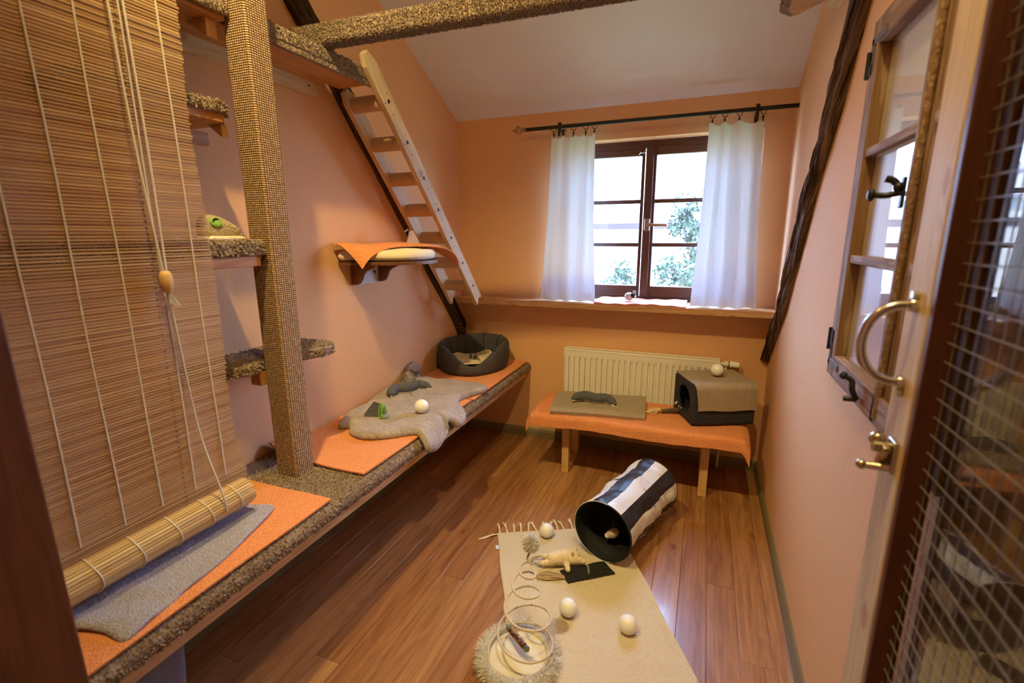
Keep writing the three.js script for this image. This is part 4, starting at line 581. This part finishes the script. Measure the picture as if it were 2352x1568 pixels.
{ // cube cave with a towel over it
  const q = [1.475, 0.423], dx = [0.285, -0.126], l = Math.hypot(...dx), th = -Math.atan2(dx[1], dx[0]), t = thing('cat_cave', [1.5597, 0.377, 0.243], 'dark blue-grey cube cat cave with a round side hole on the low bench', 'cat bed', null, th), h = 0.205, s = 0.15, sz = 0.13;
  // local axes: x along the front, z out of the front; the hole is in the side at -x
  const hole = Array.from({ length: 28 }, (_, i) => { const a = i / 28 * 2 * PI; return [0.0 + 0.076 * Math.cos(a), 0.10 + 0.07 * Math.sin(a)]; });
  const rr = (a, b, r) => [...[[a - r, b - r, 0], [-a + r, b - r, 1], [-a + r, r, 2], [a - r, r, 3]].flatMap(([x, y, k]) => Array.from({ length: 5 }, (_, i) => { const an = (k + i / 4) * PI / 2; return [x + r * Math.cos(an), y + r * Math.sin(an)]; }))];
  part(t, 'side_panel', uvBox(toYZ(ext(rr(sz, h, 0.02), 0.006, 0.003, [hole])).translate(-s, 0, 0)), caveMat);
  const shell = []; const out = rr(sz, h, 0.02), inn = rr(sz - 0.014, h - 0.014, 0.014).map(([x, y]) => [x, y + 0.007]);
  part(t, 'shell', uvBox(toYZ(ext(out, 2 * s - 0.014, 0.003, [inn])).translate(-s + 0.008, 0, 0)), caveMat); part(t, 'side_panel', uvBox(toYZ(ext(rr(sz, h, 0.02), 0.006, 0.003)).translate(s - 0.007, 0, 0)), caveMat);
  const loc = (g) => g.rotateY(th).translate(1.5597, 0.377, 0.243);
  const g = sheet((u, v) => {
    const x = lerp(-s - 0.004, s + 0.003, u) + (v > 0.55 ? 0.02 * sst(0.55, 1, v) * (1 - u) : 0), S = v * 0.365, R = 0.022, flat = 2 * sz - R - 0.01; let y, z;
    if (S < flat) { z = -sz + 0.01 + S; y = h + 0.0095 - 0.004 * Math.sin(PI * u) * Math.sin(PI * Math.min(1, v * 1.4)); } else { const a = Math.min((S - flat) / R, PI / 2), rest = Math.max(0, S - flat - R * PI / 2); z = sz - R + (R + 0.009) * Math.sin(a) + 0.002; y = h - R + (R + 0.009) * Math.cos(a) - rest + 0.003 * Math.sin(u * 9) * rest * 8; }
    return [x, y, z];
  }, 40, 60, 0.006);
  one('towel', uvBox(loc(g)), taupeMat, 'taupe towel draped over the top and front of the dark cube cave', 'towel', null);
  const k = thing('teaser_toy', [1.40, 0.378, 0.25], 'brown stick toy with cream rope tassel and pale feathers poking out of the cave hole', 'cat toy', null), R = rng(9), ts = [];
  wpart(k, 'stick', cyl([1.40, 0.40, 0.262], [1.315, 0.386, 0.285], 0.012, 0.010), std([0.10, 0.065, 0.04], 0.9));
  for (let i = 0; i < 16; i++) { const a = (R() - 0.5) * 1.7, e = 0.05 + R() * 0.035, bx = 1.316, bz = 0.285; ts.push(tube([[bx, 0.386, bz], [bx - 0.02 * Math.cos(a), 0.386 + R() * 0.012, bz + 0.02 * Math.sin(a)], [bx - e * 0.7 * Math.cos(a * 1.2), 0.381 + R() * 0.01, bz + e * 0.7 * Math.sin(a * 1.2)], [bx - e * Math.cos(a * 0.8), 0.378, bz + e * Math.sin(a * 0.8) + R() * 0.01]], 0.0017, 14, 5)); }
  kind(wpart(k, 'tassel', join(ts), std([0.80, 0.66, 0.42], 0.9)), 'stuff');
  const fe = []; for (let i = 0; i < 5; i++) fe.push(xf(new THREE.SphereGeometry(0.5, 10, 6), [1.398 - 0.008 * i + 0.01, 0.41 + 0.012 * i * (i % 2 ? 1 : 0.4), 0.272 + 0.008 * i], [R(), R() * 3, R()], [0.012, 0.03, 0.006])); wpart(k, 'feather', fe[0], std([0.72, 0.66, 0.50], 0.9)); wpart(k, 'feather', fe[1], std([0.72, 0.66, 0.50], 0.9)); wpart(k, 'feather', fe[3], std([0.72, 0.66, 0.50], 0.9));
}
// ---------------------------------------------------------------- white balls
const ballG = (() => { const g = new THREE.SphereGeometry(0.031, 36, 24); return g; })(), seamG = new THREE.TorusGeometry(0.03095, 0.0003, 5, 48);
const whiteBall = (x, y, z, label, a) => { const o = thing('toy_ball', [x, y, z], label, 'ball', 'white toy balls', a); o.children.length || (part(o, 'shell', ballG, plasticMat).position.y = 0.031); const s = part(o, 'seam', seamG, plasticMat); s.position.y = 0.031; s.rotation.set(1.2 + a, a, 0); return o; };
// ---------------------------------------------------------------- things on the wall bench
{
  const flat = (corner, label, s, lift) => { const g = sheet((u, v) => { const [a, b, c, d] = corner, x = lerp(lerp(a[0], b[0], u), lerp(d[0], c[0], u), v), z = lerp(lerp(a[1], b[1], u), lerp(d[1], c[1], u), v), over = Math.max(0, x - 0.452); return [x + (lift ? lift(u, v)[1] : 0), BY + 0.0075 + 0.0014 * Math.sin(u * 11 + s) * Math.sin(v * 9 + s) + (lift ? lift(u, v)[0] : 0) - over * over * 9, z + 0.006 * Math.sin(u * PI) * (v < 0.02 ? 1 : 0)]; }, 44, 60, 0.006); return one('towel', uvBox(g), orangeMat, label, 'towel', null); };
  flat([[0.02, 0.80], [0.468, 0.80], [0.464, 0.03], [0.02, 0.03]], 'orange towel on the far end of the wall bench, under the dark round cat bed', 1);
  const t2 = flat([[0.016, 1.60], [0.455, 1.612], [0.462, 0.815], [0.02, 0.815]], 'orange towel on the wall bench between the sisal post and the grey hide', 2, (u, v) => [0.035 * sst(0.16, 0, u) * sst(0.12, 0, v), 0]);
  const t3 = flat([[0.10, 2.62], [0.474, 2.62], [0.462, 1.775], [0.12, 1.785]], 'orange towel on the wall bench nearest the viewer, under the grey cloth', 3);
  for (const [t, z0] of [[t3, 1.845], [t2, 1.515]]) for (const dz of [0, 0.016]) { const b = part(t, 'woven_band', sheet((u, v) => [lerp(0.122, 0.455, u), BY + 0.0092, z0 + dz + v * 0.007], 20, 2, 0.001).translate(-t.position.x, -t.position.y, -t.position.z), peachMat); }
  const loop = smoothLoop([[0.352, 1.885], [0.372, 1.93], [0.398, 2.016], [0.425, 2.12], [0.441, 2.225], [0.461, 2.325], [0.452, 2.35], [0.40, 2.352], [0.335, 2.37], [0.20, 2.42], [0.13, 2.40], [0.125, 2.1], [0.14, 1.94], [0.25, 1.90], [0.33, 1.882]], 130);
  one('cloth', uvBox(padPoly(loop, [0.27, 2.12], 0.011, 0.010, (x, y, z) => [x, BY + 0.0095 + y + 0.006 * sst(0.3, 0.7, fbm(x * 2, z * 1.4, 4, 3, 2, 5)) + 0.004 * Math.sin(z * 55 + x * 30) * sst(2.12, 2.3, z) * sst(0.2, 0.36, x), z])), greyMat, 'grey fleece cloth spread on the orange towel below the bamboo blind', 'cloth', null);
}
{ // sheepskin-like hide: legs climb the wall and hang over the edge
  const raw = [[0.075, 1.285], [0.045, 1.20], [0.06, 1.11], [0.035, 1.03], [0.022, 0.95], [0.015, 0.84], [0.05, 0.77], [-0.01, 0.735], [-0.075, 0.68], [-0.085, 0.62], [-0.03, 0.575], [0.05, 0.60], [0.148, 0.623], [0.23, 0.60], [0.312, 0.625], [0.40, 0.60], [0.455, 0.625], [0.472, 0.70], [0.44, 0.80], [0.425, 0.87], [0.47, 0.94], [0.515, 0.99], [0.52, 1.05], [0.485, 1.09], [0.495, 1.13], [0.53, 1.17], [0.545, 1.24], [0.525, 1.30], [0.48, 1.30], [0.44, 1.285], [0.36, 1.36], [0.28, 1.395], [0.20, 1.375], [0.155, 1.33], [0.115, 1.345]];
  const loop = smoothLoop(raw, 190), R = 0.034, edge = 0.456, T = 0.034;
  const g = padPoly(loop, [0.245, 0.98], T, 0.034, (x, y, z, inn) => {
    const base = BY + 0.009, yy = y * (1 + 0.12 * Math.sin(x * 31 + z * 17)) + 0.004 * (fbm(x * 2.3 + 3, z * 2.3, 9, 9, 3, 8) - 0.5);
    if (x < 0.03) { const c = 0.03 - x; return [0.008 + (x + 0.085) * 0.0 + Math.max(0, 0.022 - c * 0.3) * 0.6 + yy * sst(0, 0.06, c) * 0.8, base + c * 0.95 + yy * (1 - sst(0, 0.06, c)), z]; }
    if (x > edge) { const s = (x - edge), a = Math.min(s / R, 1.5), rest = Math.max(0, s - R * 1.5); return [edge + (R + yy) * Math.sin(a) + rest * 0.06, base - R + (R + yy) * Math.cos(a) - rest, z]; }
    return [x, base + yy, z];
  });
  const t = thing('fur_hide', [0.25, BY, 0.98], 'grey-brown plush hide with leg shapes lying across the orange towels on the wall bench', 'rug', null);
  wpart(t, 'skin', g, furMat);
  fibres(t, 'fur', g.clone(), 60000, 21, { len: 0.008, w: 0.0011, mess: 1.0, lean: [0.35, -0.1, 0.55], shape: STRAND, colors: [[0.36, 0.31, 0.285], [0.46, 0.40, 0.365], [0.54, 0.47, 0.43], [0.28, 0.235, 0.21]] });
}
kicker([0.165, BY + 0.041, 0.90], 0.95, 'grey wavy plush kicker toy lying on the grey-brown hide', 0.22);
whiteBall(0.372, BY + 0.04, 1.115, 'white ball on the grey-brown hide in front of the grey kicker', 0.4);
{
  const m = thing('felt_wedge', [0.20, BY + 0.041, 1.215], 'grey felt wedge toy with looped green cord on the hide', 'cat toy', null, 0.5), R = rng(4);
  const g = new THREE.BufferGeometry(); g.setAttribute('position', new THREE.Float32BufferAttribute([-0.05, 0, -0.02, 0.045, 0, -0.028, 0.05, 0, 0.03, -0.045, 0, 0.028, -0.002, 0.062, -0.004, 0.03, 0.055, 0.008], 3)); g.setIndex([0, 1, 4, 1, 5, 4, 1, 2, 5, 2, 3, 4, 2, 4, 5, 3, 0, 4, 0, 3, 1, 1, 3, 2]);
  part(m, 'body', uvBox(flip(toCreasedNormals(g, 0.3))), feltGrey); part(m, 'eye_patch', box(0.004, 0.026, 0.018, 0.003).rotateZ(0.35).translate(0.046, 0.03, 0.004), blackMat);
  part(m, 'foot', box(0.035, 0.012, 0.03, 0.005).translate(0.046, 0.006, 0.03), std([0.30, 0.31, 0.38], 0.9));
  const green = std([0.22, 0.46, 0.04], 0.8); for (let k = 0; k < 3; k++) { const a = k * 0.008 - 0.004, b = R() * 0.014; part(m, 'cord_loop', tube([[0.028 + a * 0.4, 0.058 - b * 0.3, 0.004], [0.04 + a * 0.6, 0.05, 0.02 + b * 0.5], [0.04 + a, 0.022, 0.038 + b * 0.6], [0.032 + a, 0.004, 0.044 + b * 0.5], [0.024 + a * 0.8, 0.02, 0.036], [0.026 + a * 0.6, 0.045, 0.02]], 0.0015, 50, 6, true), green); }
}
{ // dark oval bed with scalloped wall
  const c = [0.205, 0.255], t = thing('cat_bed', [c[0], BY + 0.007, c[1]], 'dark grey oval cat bed with tufted wall at the far end of the wall bench', 'cat bed', null), pos = [], idx = [], N = 120, rows = [];
  for (let i = 0; i < N; i++) {
    const a = i / N * 2 * PI, ca = Math.cos(a), sa = Math.sin(a), f = Math.exp(-Math.pow((((a - 1.10 + 3 * PI) % (2 * PI)) - PI) / 0.66, 2)), H = lerp(0.168, 0.062, f), sc = 0.985 + 0.045 * Math.pow(Math.abs(Math.sin(a * 4.5)), 0.5), rx = 0.195, rz = 0.235, w = 0.048;
    const P = [[0.90, 0.0], [1.0, 0.012], [1.03 * sc, 0.4 * H], [1.03 * sc, 0.8 * H], [1.0 * sc, 0.96 * H], [0.95, H], [0.89, 0.97 * H], [0.855 / sc, 0.85 * H], [0.83 / sc, 0.5 * H], [0.80, 0.035]];
    rows.push(P.map(([r, y]) => [ca * rx * r, y, sa * rz * r]));
  }
  const m = rows[0].length; rows.forEach((r) => r.forEach((p) => pos.push(...p))); for (let i = 0; i < N; i++) for (let k = 0; k < m - 1; k++) { const a = i * m + k, b = ((i + 1) % N) * m + k; idx.push(a, a + 1, b, a + 1, b + 1, b); }
  const g = new THREE.BufferGeometry(); g.setAttribute('position', new THREE.Float32BufferAttribute(pos, 3)); g.setIndex(idx); g.computeVertexNormals(); part(t, 'wall', uvBox(g), feltDark);
  for (let k = 0; k < 9; k++) { const r = rows[Math.round((k + 0.5) / 9 * N) % N]; part(t, 'seam', tube(r.slice(3).map(([x, y, z]) => [x * 0.998, y + 0.0005, z * 0.998]), 0.0022, 30, 6), blackMat); }
  part(t, 'base_cushion', xf(new THREE.SphereGeometry(0.5, 32, 12), [0, 0.03, 0], [0, 0, 0], [0.325, 0.045, 0.39]), feltDark);
  const R = rng(6), F = sheet((u, v) => { const a = -0.75, x = lerp(-0.13, 0.14, u), z = lerp(-0.13, 0.168, v), X = x * Math.cos(a) - z * Math.sin(a), Z = x * Math.sin(a) + z * Math.cos(a), d = Math.hypot(X / 0.158, Z / 0.19), fr = sst(0.55, 0.9, (X * 0.45 + Z * 0.89) / Math.max(0.001, Math.hypot(X, Z))), lim = lerp(0.92, 1.26, fr), q = d > lim ? lim / d : 1, e = Math.min(d, lim); return [c[0] + X * q, BY + 0.064 + 0.016 * sst(0.75, 0.98, e) + 0.006 * sst(0.98, 1.15, e) - 0.02 * sst(1.15, 1.26, e) + 0.002 * Math.sin(u * 9 + v * 6), c[1] + Z * q]; }, 30, 30, 0.007);
  one('fleece', uvBox(F), creamMat, 'small cream fleece lying inside the dark oval cat bed', 'cloth', null);
  const k = thing('toy_mouse', [c[0] + 0.02, BY + 0.066, c[1] + 0.03], 'small brown and black toy mouse on the fleece in the oval bed', 'cat toy', null, -0.5);
  part(k, 'body', xf(new THREE.SphereGeometry(0.5, 20, 14), [0, 0.014, 0], [0, 0, 0], [0.058, 0.034, 0.036]), std([0.34, 0.25, 0.19], 0.95)); part(k, 'head', xf(new THREE.SphereGeometry(0.5, 16, 10), [-0.03, 0.014, 0.004], [0, 0, 0], [0.034, 0.024, 0.024]), std([0.06, 0.05, 0.045], 0.95));
  for (const s of [-1, 1]) part(k, 'ear', xf(new THREE.SphereGeometry(0.5, 12, 8), [-0.02, 0.028, s * 0.014], [s * 0.5, 0, 0], [0.006, 0.018, 0.016]), std([0.05, 0.045, 0.04], 0.9)); part(k, 'patch', xf(new THREE.SphereGeometry(0.5, 14, 8), [0.014, 0.02, 0.008], [0, 0, 0], [0.03, 0.026, 0.026]), std([0.05, 0.04, 0.04], 0.95));
  part(k, 'tail', tube([[0.028, 0.012, 0], [0.05, 0.010, 0.004], [0.085, 0.008, 0.022]], 0.0014, 20, 6), std([0.12, 0.08, 0.06], 0.8));
}
// ---------------------------------------------------------------- on the floor
const RA = Math.atan2(0.455, 0.89), RUG = [0.701, 1.065];           // rug corner and turn: local x across, z along
const rugP = (x, z) => [RUG[0] + x * Math.cos(RA) + z * Math.sin(RA), RUG[1] - x * Math.sin(RA) + z * Math.cos(RA)];
{
  const t = thing('rug', [RUG[0], 0, RUG[1]], 'cream woven cotton rug with a fringed end lying on the wooden floor', 'rug', null, RA);
  part(t, 'weave', sheet((u, v) => [lerp(0, 0.545, u) + 0.002 * Math.sin(v * 22), 0.006 + 0.0008 * Math.sin(u * 9 + v * 14), lerp(0, 1.12, v)], 40, 80, 0.0055), cottonMat);
  const R = rng(14), fm = std([0.80, 0.70, 0.54], 0.95);
  for (let i = 0; i < 17; i++) {
    const x = 0.012 + i * 0.0325 + (R() - 0.5) * 0.008, L = 0.05 + R() * 0.02, dx = (R() - 0.5) * 0.03, k = [cyl([x, 0.003, 0.004], [x + dx * 0.2, 0.006, -0.012], 0.003, 0.0034, 8), ball(0.0046, [x + dx * 0.25, 0.005, -0.015], 1, 10, 8)];
    for (let j = 0; j < 7; j++) k.push(tube([[x + dx * 0.25, 0.005, -0.015], [x + dx * 0.6 + (R() - 0.5) * 0.008, 0.007, -0.02 - L * 0.35], [x + dx + (R() - 0.5) * 0.016, 0.002, -0.015 - L * (0.8 + R() * 0.3)]], 0.0014, 10, 5));
    part(t, 'fringe_tassel', join(k), fm);
  }
  const cor = []; for (let j = 0; j < 9; j++) cor.push(tube([[0.004, 0.006, 0.008], [-0.02, 0.008, 0.012 + (R() - 0.5) * 0.008], [-0.05, 0.004, 0.02 + (R() - 0.5) * 0.014], [-0.075 - R() * 0.012, 0.002, 0.03 + (R() - 0.5) * 0.008]], 0.0014, 14, 5)); part(t, 'fringe_tassel', join(cor), fm);
  part(t, 'care_label', box(0.014, 0.001, 0.026, 0.0004).translate(-0.006, 0.004, 0.095), std([0.70, 0.72, 0.80], 0.7));
}
whiteBall(0.913, 0.0062, 1.010, 'white ball near the fringe of the rug, behind the pompom', 0.2);
whiteBall(1.118, 0.0062, 1.408, 'white ball on the rug beside the coiled spring, level with its lower loops', 1.1);
whiteBall(1.322, 0.0062, 1.408, 'rightmost of the three white balls lying on the rug', 2.0);
whiteBall(1.568, 0.5945, 0.235, 'white ball on top of the towel over the cube cave', 0.7);
{ // striped tunnel
  const a = V(1.167, 0.124, 1.075), ax = V(0.30, 0, -0.954).normalize(), L = 0.475, r = 0.127, turn = Math.atan2(ax.x, ax.z), t = thing('play_tunnel', [a.x, 0.0062, a.z], 'black and white striped nylon play tunnel lying with its open mouth over the rug', 'cat toy', null, turn), n = 12;
  const wm = phys([0.80, 0.80, 0.84], 0.45, { transmission: 0.12, thickness: 0 }), bm = std([0.018, 0.019, 0.026], 0.4), im = std([0.012, 0.012, 0.013], 0.6), R = rng(2);
  const rad = (an, v) => { const bulge = -0.010 * Math.pow(Math.sin(v * PI * 2), 2), wr = 0.006 * (fbm(an / 6.2832, v, 24, 7, 2, 6) - 0.5) * 2 + 0.005 * (fbm(an / 6.2832, v, 9, 22, 2, 9) - 0.5) * 2; return r + bulge + wr * sst(0, 0.06, v) * sst(1, 0.94, v); };
  for (let k = 0; k < n; k++) {
    const a0 = (k - 0.22) / n * 2 * PI, a1 = (k + 0.78) / n * 2 * PI;
    part(t, 'stripe', sheet((u, v) => { const an = lerp(a0, a1, u), q = rad(an, v); return [q * Math.sin(an), r + 0.001 + q * Math.cos(an), v * L]; }, 12, 40, 0.001), k % 2 ? wm : bm);
  }
  part(t, 'lining', (() => { const g = sheet((u, v) => { const an = u * 2 * PI, q = rad(an, v) - 0.004; return [q * Math.sin(an), r + 0.001 + q * Math.cos(an), v * L]; }, 60, 30, 0.001); return g; })(), im);
  for (const z of [0, 0.5, 1]) part(t, 'hoop', new THREE.TorusGeometry(r - (z === 0.5 ? 0.003 : 0), 0.0024, 8, 60).translate(0, r + 0.001, z * L), z === 0.5 ? im : bm);
  part(t, 'edge_binding', new THREE.TorusGeometry(r + 0.0015, 0.0016, 6, 60, PI * 1.15).rotateZ(-1.9).translate(0, r + 0.001, -0.002), wm);
  const p = thing('hanging_ball', [1.195, 0.055, 0.985], 'small cream and brown fuzzy ball hanging inside the tunnel mouth', 'cat toy', null); part(p, 'fuzz', xf(new THREE.SphereGeometry(0.5, 20, 14), [0, 0.022, 0], [0.3, 0.5, 0.3], [0.056, 0.04, 0.04]), std([0.74, 0.60, 0.42], 1)); part(p, 'string', cyl([0.002, 0.04, 0], [0.0, 0.165, 0], 0.0008, 0.0008, 6), blackMat); part(p, 'tip', ball(0.012, [-0.02, 0.012, 0.01]), std([0.85, 0.78, 0.66], 1));
}
{ // black cloth strip with tan cords
  const A = [1.030, 1.208], B = [1.078, 1.262], C = [1.235, 1.145], E2 = [1.18, 1.09];
  const g = sheet((u, v) => { const x = lerp(lerp(A[0], B[0], u), lerp(E2[0], C[0], u), v), z = lerp(lerp(A[1], B[1], u), lerp(E2[1], C[1], u), v); return [x, 0.0105 + 0.0025 * Math.sin(v * 6) ** 2 + 0.001 * Math.sin(u * 8), z]; }, 14, 30, 0.003);
  const t = one('cloth_strip', uvBox(g), std([0.012, 0.012, 0.013], 0.95), 'flat black cloth strip with tan cords lying from the tunnel mouth onto the rug', 'cat toy', null), R = rng(12);
  for (let k = 0; k < 8; k++) { const o = (R() - 0.5) * 0.03, l = 0.05 + R() * 0.035, q = tube([[1.056 + o * 0.4, 0.012, 1.236 + o * 0.5], [1.03 + o * 0.3, 0.018 + R() * 0.008, 1.246 + o], [1.02 - l * 0.6 + R() * 0.01, 0.012 + R() * 0.006, 1.245 + o * 1.5], [1.02 - l + R() * 0.01, 0.010, 1.25 + o * 1.3 + 0.01], [1.025 - l * 0.5, 0.012 + R() * 0.006, 1.262 + o], [1.05, 0.012, 1.245 + o * 0.3]], 0.0033, 50, 8); part(t, 'cord', q.translate(-t.position.x, -t.position.y, -t.position.z), std([0.42, 0.29, 0.15], 0.9)); }
}
{ // white plush mouse lying on its side
  const t = thing('plush_mouse', [1.03, 0.012, 1.16], 'cream plush mouse lying on the rug with its head over the black strip', 'cat toy', null, 0.33), pm = std([1, 1, 1], 1, { map: speck([0.88, 0.80, 0.66], [0.92, 0.85, 0.72], [0.95, 0.89, 0.78], 47), bumpMap: pileB, bumpScale: 0.002 });
  const g = blob([[[-0.04, 0.026, 0.008], 0.026, [0.015, 0.029, 0], 0.031], [[0.045, 0.028, 0.006], 0.027, [0.08, 0.02, 0.014], 0.010], [[-0.05, 0.018, 0.02], 0.014, [-0.082, 0.014, 0.022], 0.011], [[-0.048, 0.018, -0.012], 0.013, [-0.078, 0.014, -0.02], 0.010], [[0.012, 0.018, 0.025], 0.012, [0.016, 0.012, 0.054], 0.010], [[0.03, 0.026, -0.024], 0.010, [0.052, 0.03, -0.046], 0.008]], 0.008, 0.003);
  part(t, 'body', g, pm);
  for (const [x, z, rz] of [[0.036, 0.016, 0.3]]) part(t, 'ear', xf(new THREE.SphereGeometry(0.5, 16, 10), [x, 0.052, z], [0.5, 0, rz], [0.017, 0.007, 0.018]), pm); part(t, 'ear', xf(new THREE.SphereGeometry(0.5, 16, 10), [0.05, 0.03, -0.018], [-0.6, 0, 0.2], [0.017, 0.007, 0.016]), pm);
  part(t, 'eye', box(0.008, 0.0015, 0.003, 0.0007).rotateY(0.4).translate(0.060, 0.0455, 0.014), blackMat);
  part(t, 'tail', tube([[-0.055, 0.018, -0.004], [-0.085, 0.012, -0.022], [-0.12, 0.006, -0.02], [-0.128, 0.004, -0.002], [-0.105, 0.004, 0.012], [-0.09, 0.004, 0.026]], 0.0035, 50, 8), pm);
  for (const [dx, dz] of [[0.016, 0.045], [0.03, 0.038]]) part(t, 'whisker', tube([[0.08, 0.016, 0.012], [0.088 + dx * 0.3, 0.014, 0.02 + dz * 0.3], [0.09 + dx * 0.3, 0.004, 0.02 + dz]], 0.0007, 14, 5), std([0.75, 0.72, 0.66], 0.6));
}
{ // spring toy: fur base, wound coil, pompom, bead roller
  const c = [1.022, 1.647], t = thing('spring_toy', [c[0], 0.006, c[1]], 'coiled spring toy with white pompom on a round furry base', 'cat toy', null), rope = std([0.66, 0.55, 0.40], 0.85);
  const white = [[0.90, 0.86, 0.78], [0.95, 0.92, 0.85], [0.84, 0.78, 0.68]];
  part(t, 'base_rim', new THREE.TorusGeometry(0.104, 0.021, 14, 60).rotateX(PI / 2).translate(0, 0.019, 0), std([0.90, 0.86, 0.78], 1, { bumpMap: pileB, bumpScale: 0.006 }));
  part(t, 'base_disc', new THREE.LatheGeometry([[0.0, 0.03], [0.07, 0.031], [0.092, 0.030], [0.097, 0.026], [0.097, 0.002], [0, 0.002]].map(([r, y]) => new THREE.Vector2(r, y)), 48), std([0.78, 0.70, 0.52], 0.85, { bumpMap: pileB, bumpScale: 0.001 }));
  fibres(t, 'fur', new THREE.TorusGeometry(0.104, 0.0205, 12, 60).rotateX(PI / 2).translate(0, 0.019, 0), 3600, 31, { len: 0.016, w: 0.0014, mess: 0.9, lean: [0, -0.25, 0], shape: STRAND, colors: white, keep: (p, n) => Math.hypot(p.x, p.z) > 0.098 && p.y > 0.004 });
  const P = [], key = [[0, 0.094, 0, 0, 0.033], [0.75, 0.094, 0, 0, 0.036], [1.6, 0.088, 0.022, -0.01, 0.085], [2.3, 0.080, 0.016, -0.03, 0.13], [2.9, 0.062, 0.008, -0.042, 0.175], [3.5, 0.045, 0.0, -0.055, 0.215], [4.1, 0.034, 0, -0.065, 0.245], [4.8, 0.024, 0.003, -0.073, 0.275], [5.5, 0.014, 0.008, -0.08, 0.30], [6.0, 0.004, 0.012, -0.085, 0.325]];
  for (let i = 0; i < key.length - 1; i++) { const [a0, r0, x0, z0, y0] = key[i], [a1, r1, x1, z1, y1] = key[i + 1], n = Math.ceil((a1 - a0) * 18); for (let k = 0; k < n; k++) { const f = k / n, a = lerp(a0, a1, f) * 2 * PI + 3.6, r = lerp(r0, r1, f); P.push([lerp(x0, x1, f) + r * Math.cos(a), lerp(y0, y1, f), lerp(z0, z1, f) + r * Math.sin(a)]); } }
  P.push([0.012, 0.345, -0.087]);
  part(t, 'spring', tube(P, 0.0034, 560, 8), rope);
  part(t, 'pompom', ball(0.0215, [0.012, 0.362, -0.088]), std([0.93, 0.90, 0.84], 1, { bumpMap: pileB, bumpScale: 0.006 }));
  fibres(t, 'pompom_fur', ball(0.021, [0.012, 0.362, -0.088], 1, 16, 12), 2200, 33, { len: 0.009, w: 0.0012, mess: 0.6, shape: STRAND, colors: [[0.93, 0.90, 0.86], [0.96, 0.94, 0.90], [0.88, 0.84, 0.77]] });
  const k = thing('bead_roller', [1.015, 0.07, 1.633], 'copper patterned roller between two green beads hung in the lowest coil', 'cat toy', null), a = V(0.966, 0.084, 1.602), b = V(1.066, 0.080, 1.668), at = (f) => a.clone().lerp(b, f).toArray();
  wpart(k, 'tube', cyl(at(0.20), at(0.80), 0.0098, 0.0098, 18), std([1, 1, 1], 0.35, { metalness: 0.4, map: tex(128, 128, (u, v) => { const t = fbm(u, v, 8, 8, 3, 110); return t > 0.55 ? [0.66, 0.42, 0.29] : t > 0.45 ? [0.47, 0.29, 0.19] : [0.34, 0.27, 0.21]; }, [1, 1]) }));
  for (const f of [0.13, 0.90]) wpart(k, 'bead', ball(0.0098, at(f)), std([0.16, 0.20, 0.15], 0.35)); wpart(k, 'wire', cyl(at(0.0), at(1.0), 0.0016, 0.0016, 8), bronzeMat);
}
renderer.render(scene, camera);
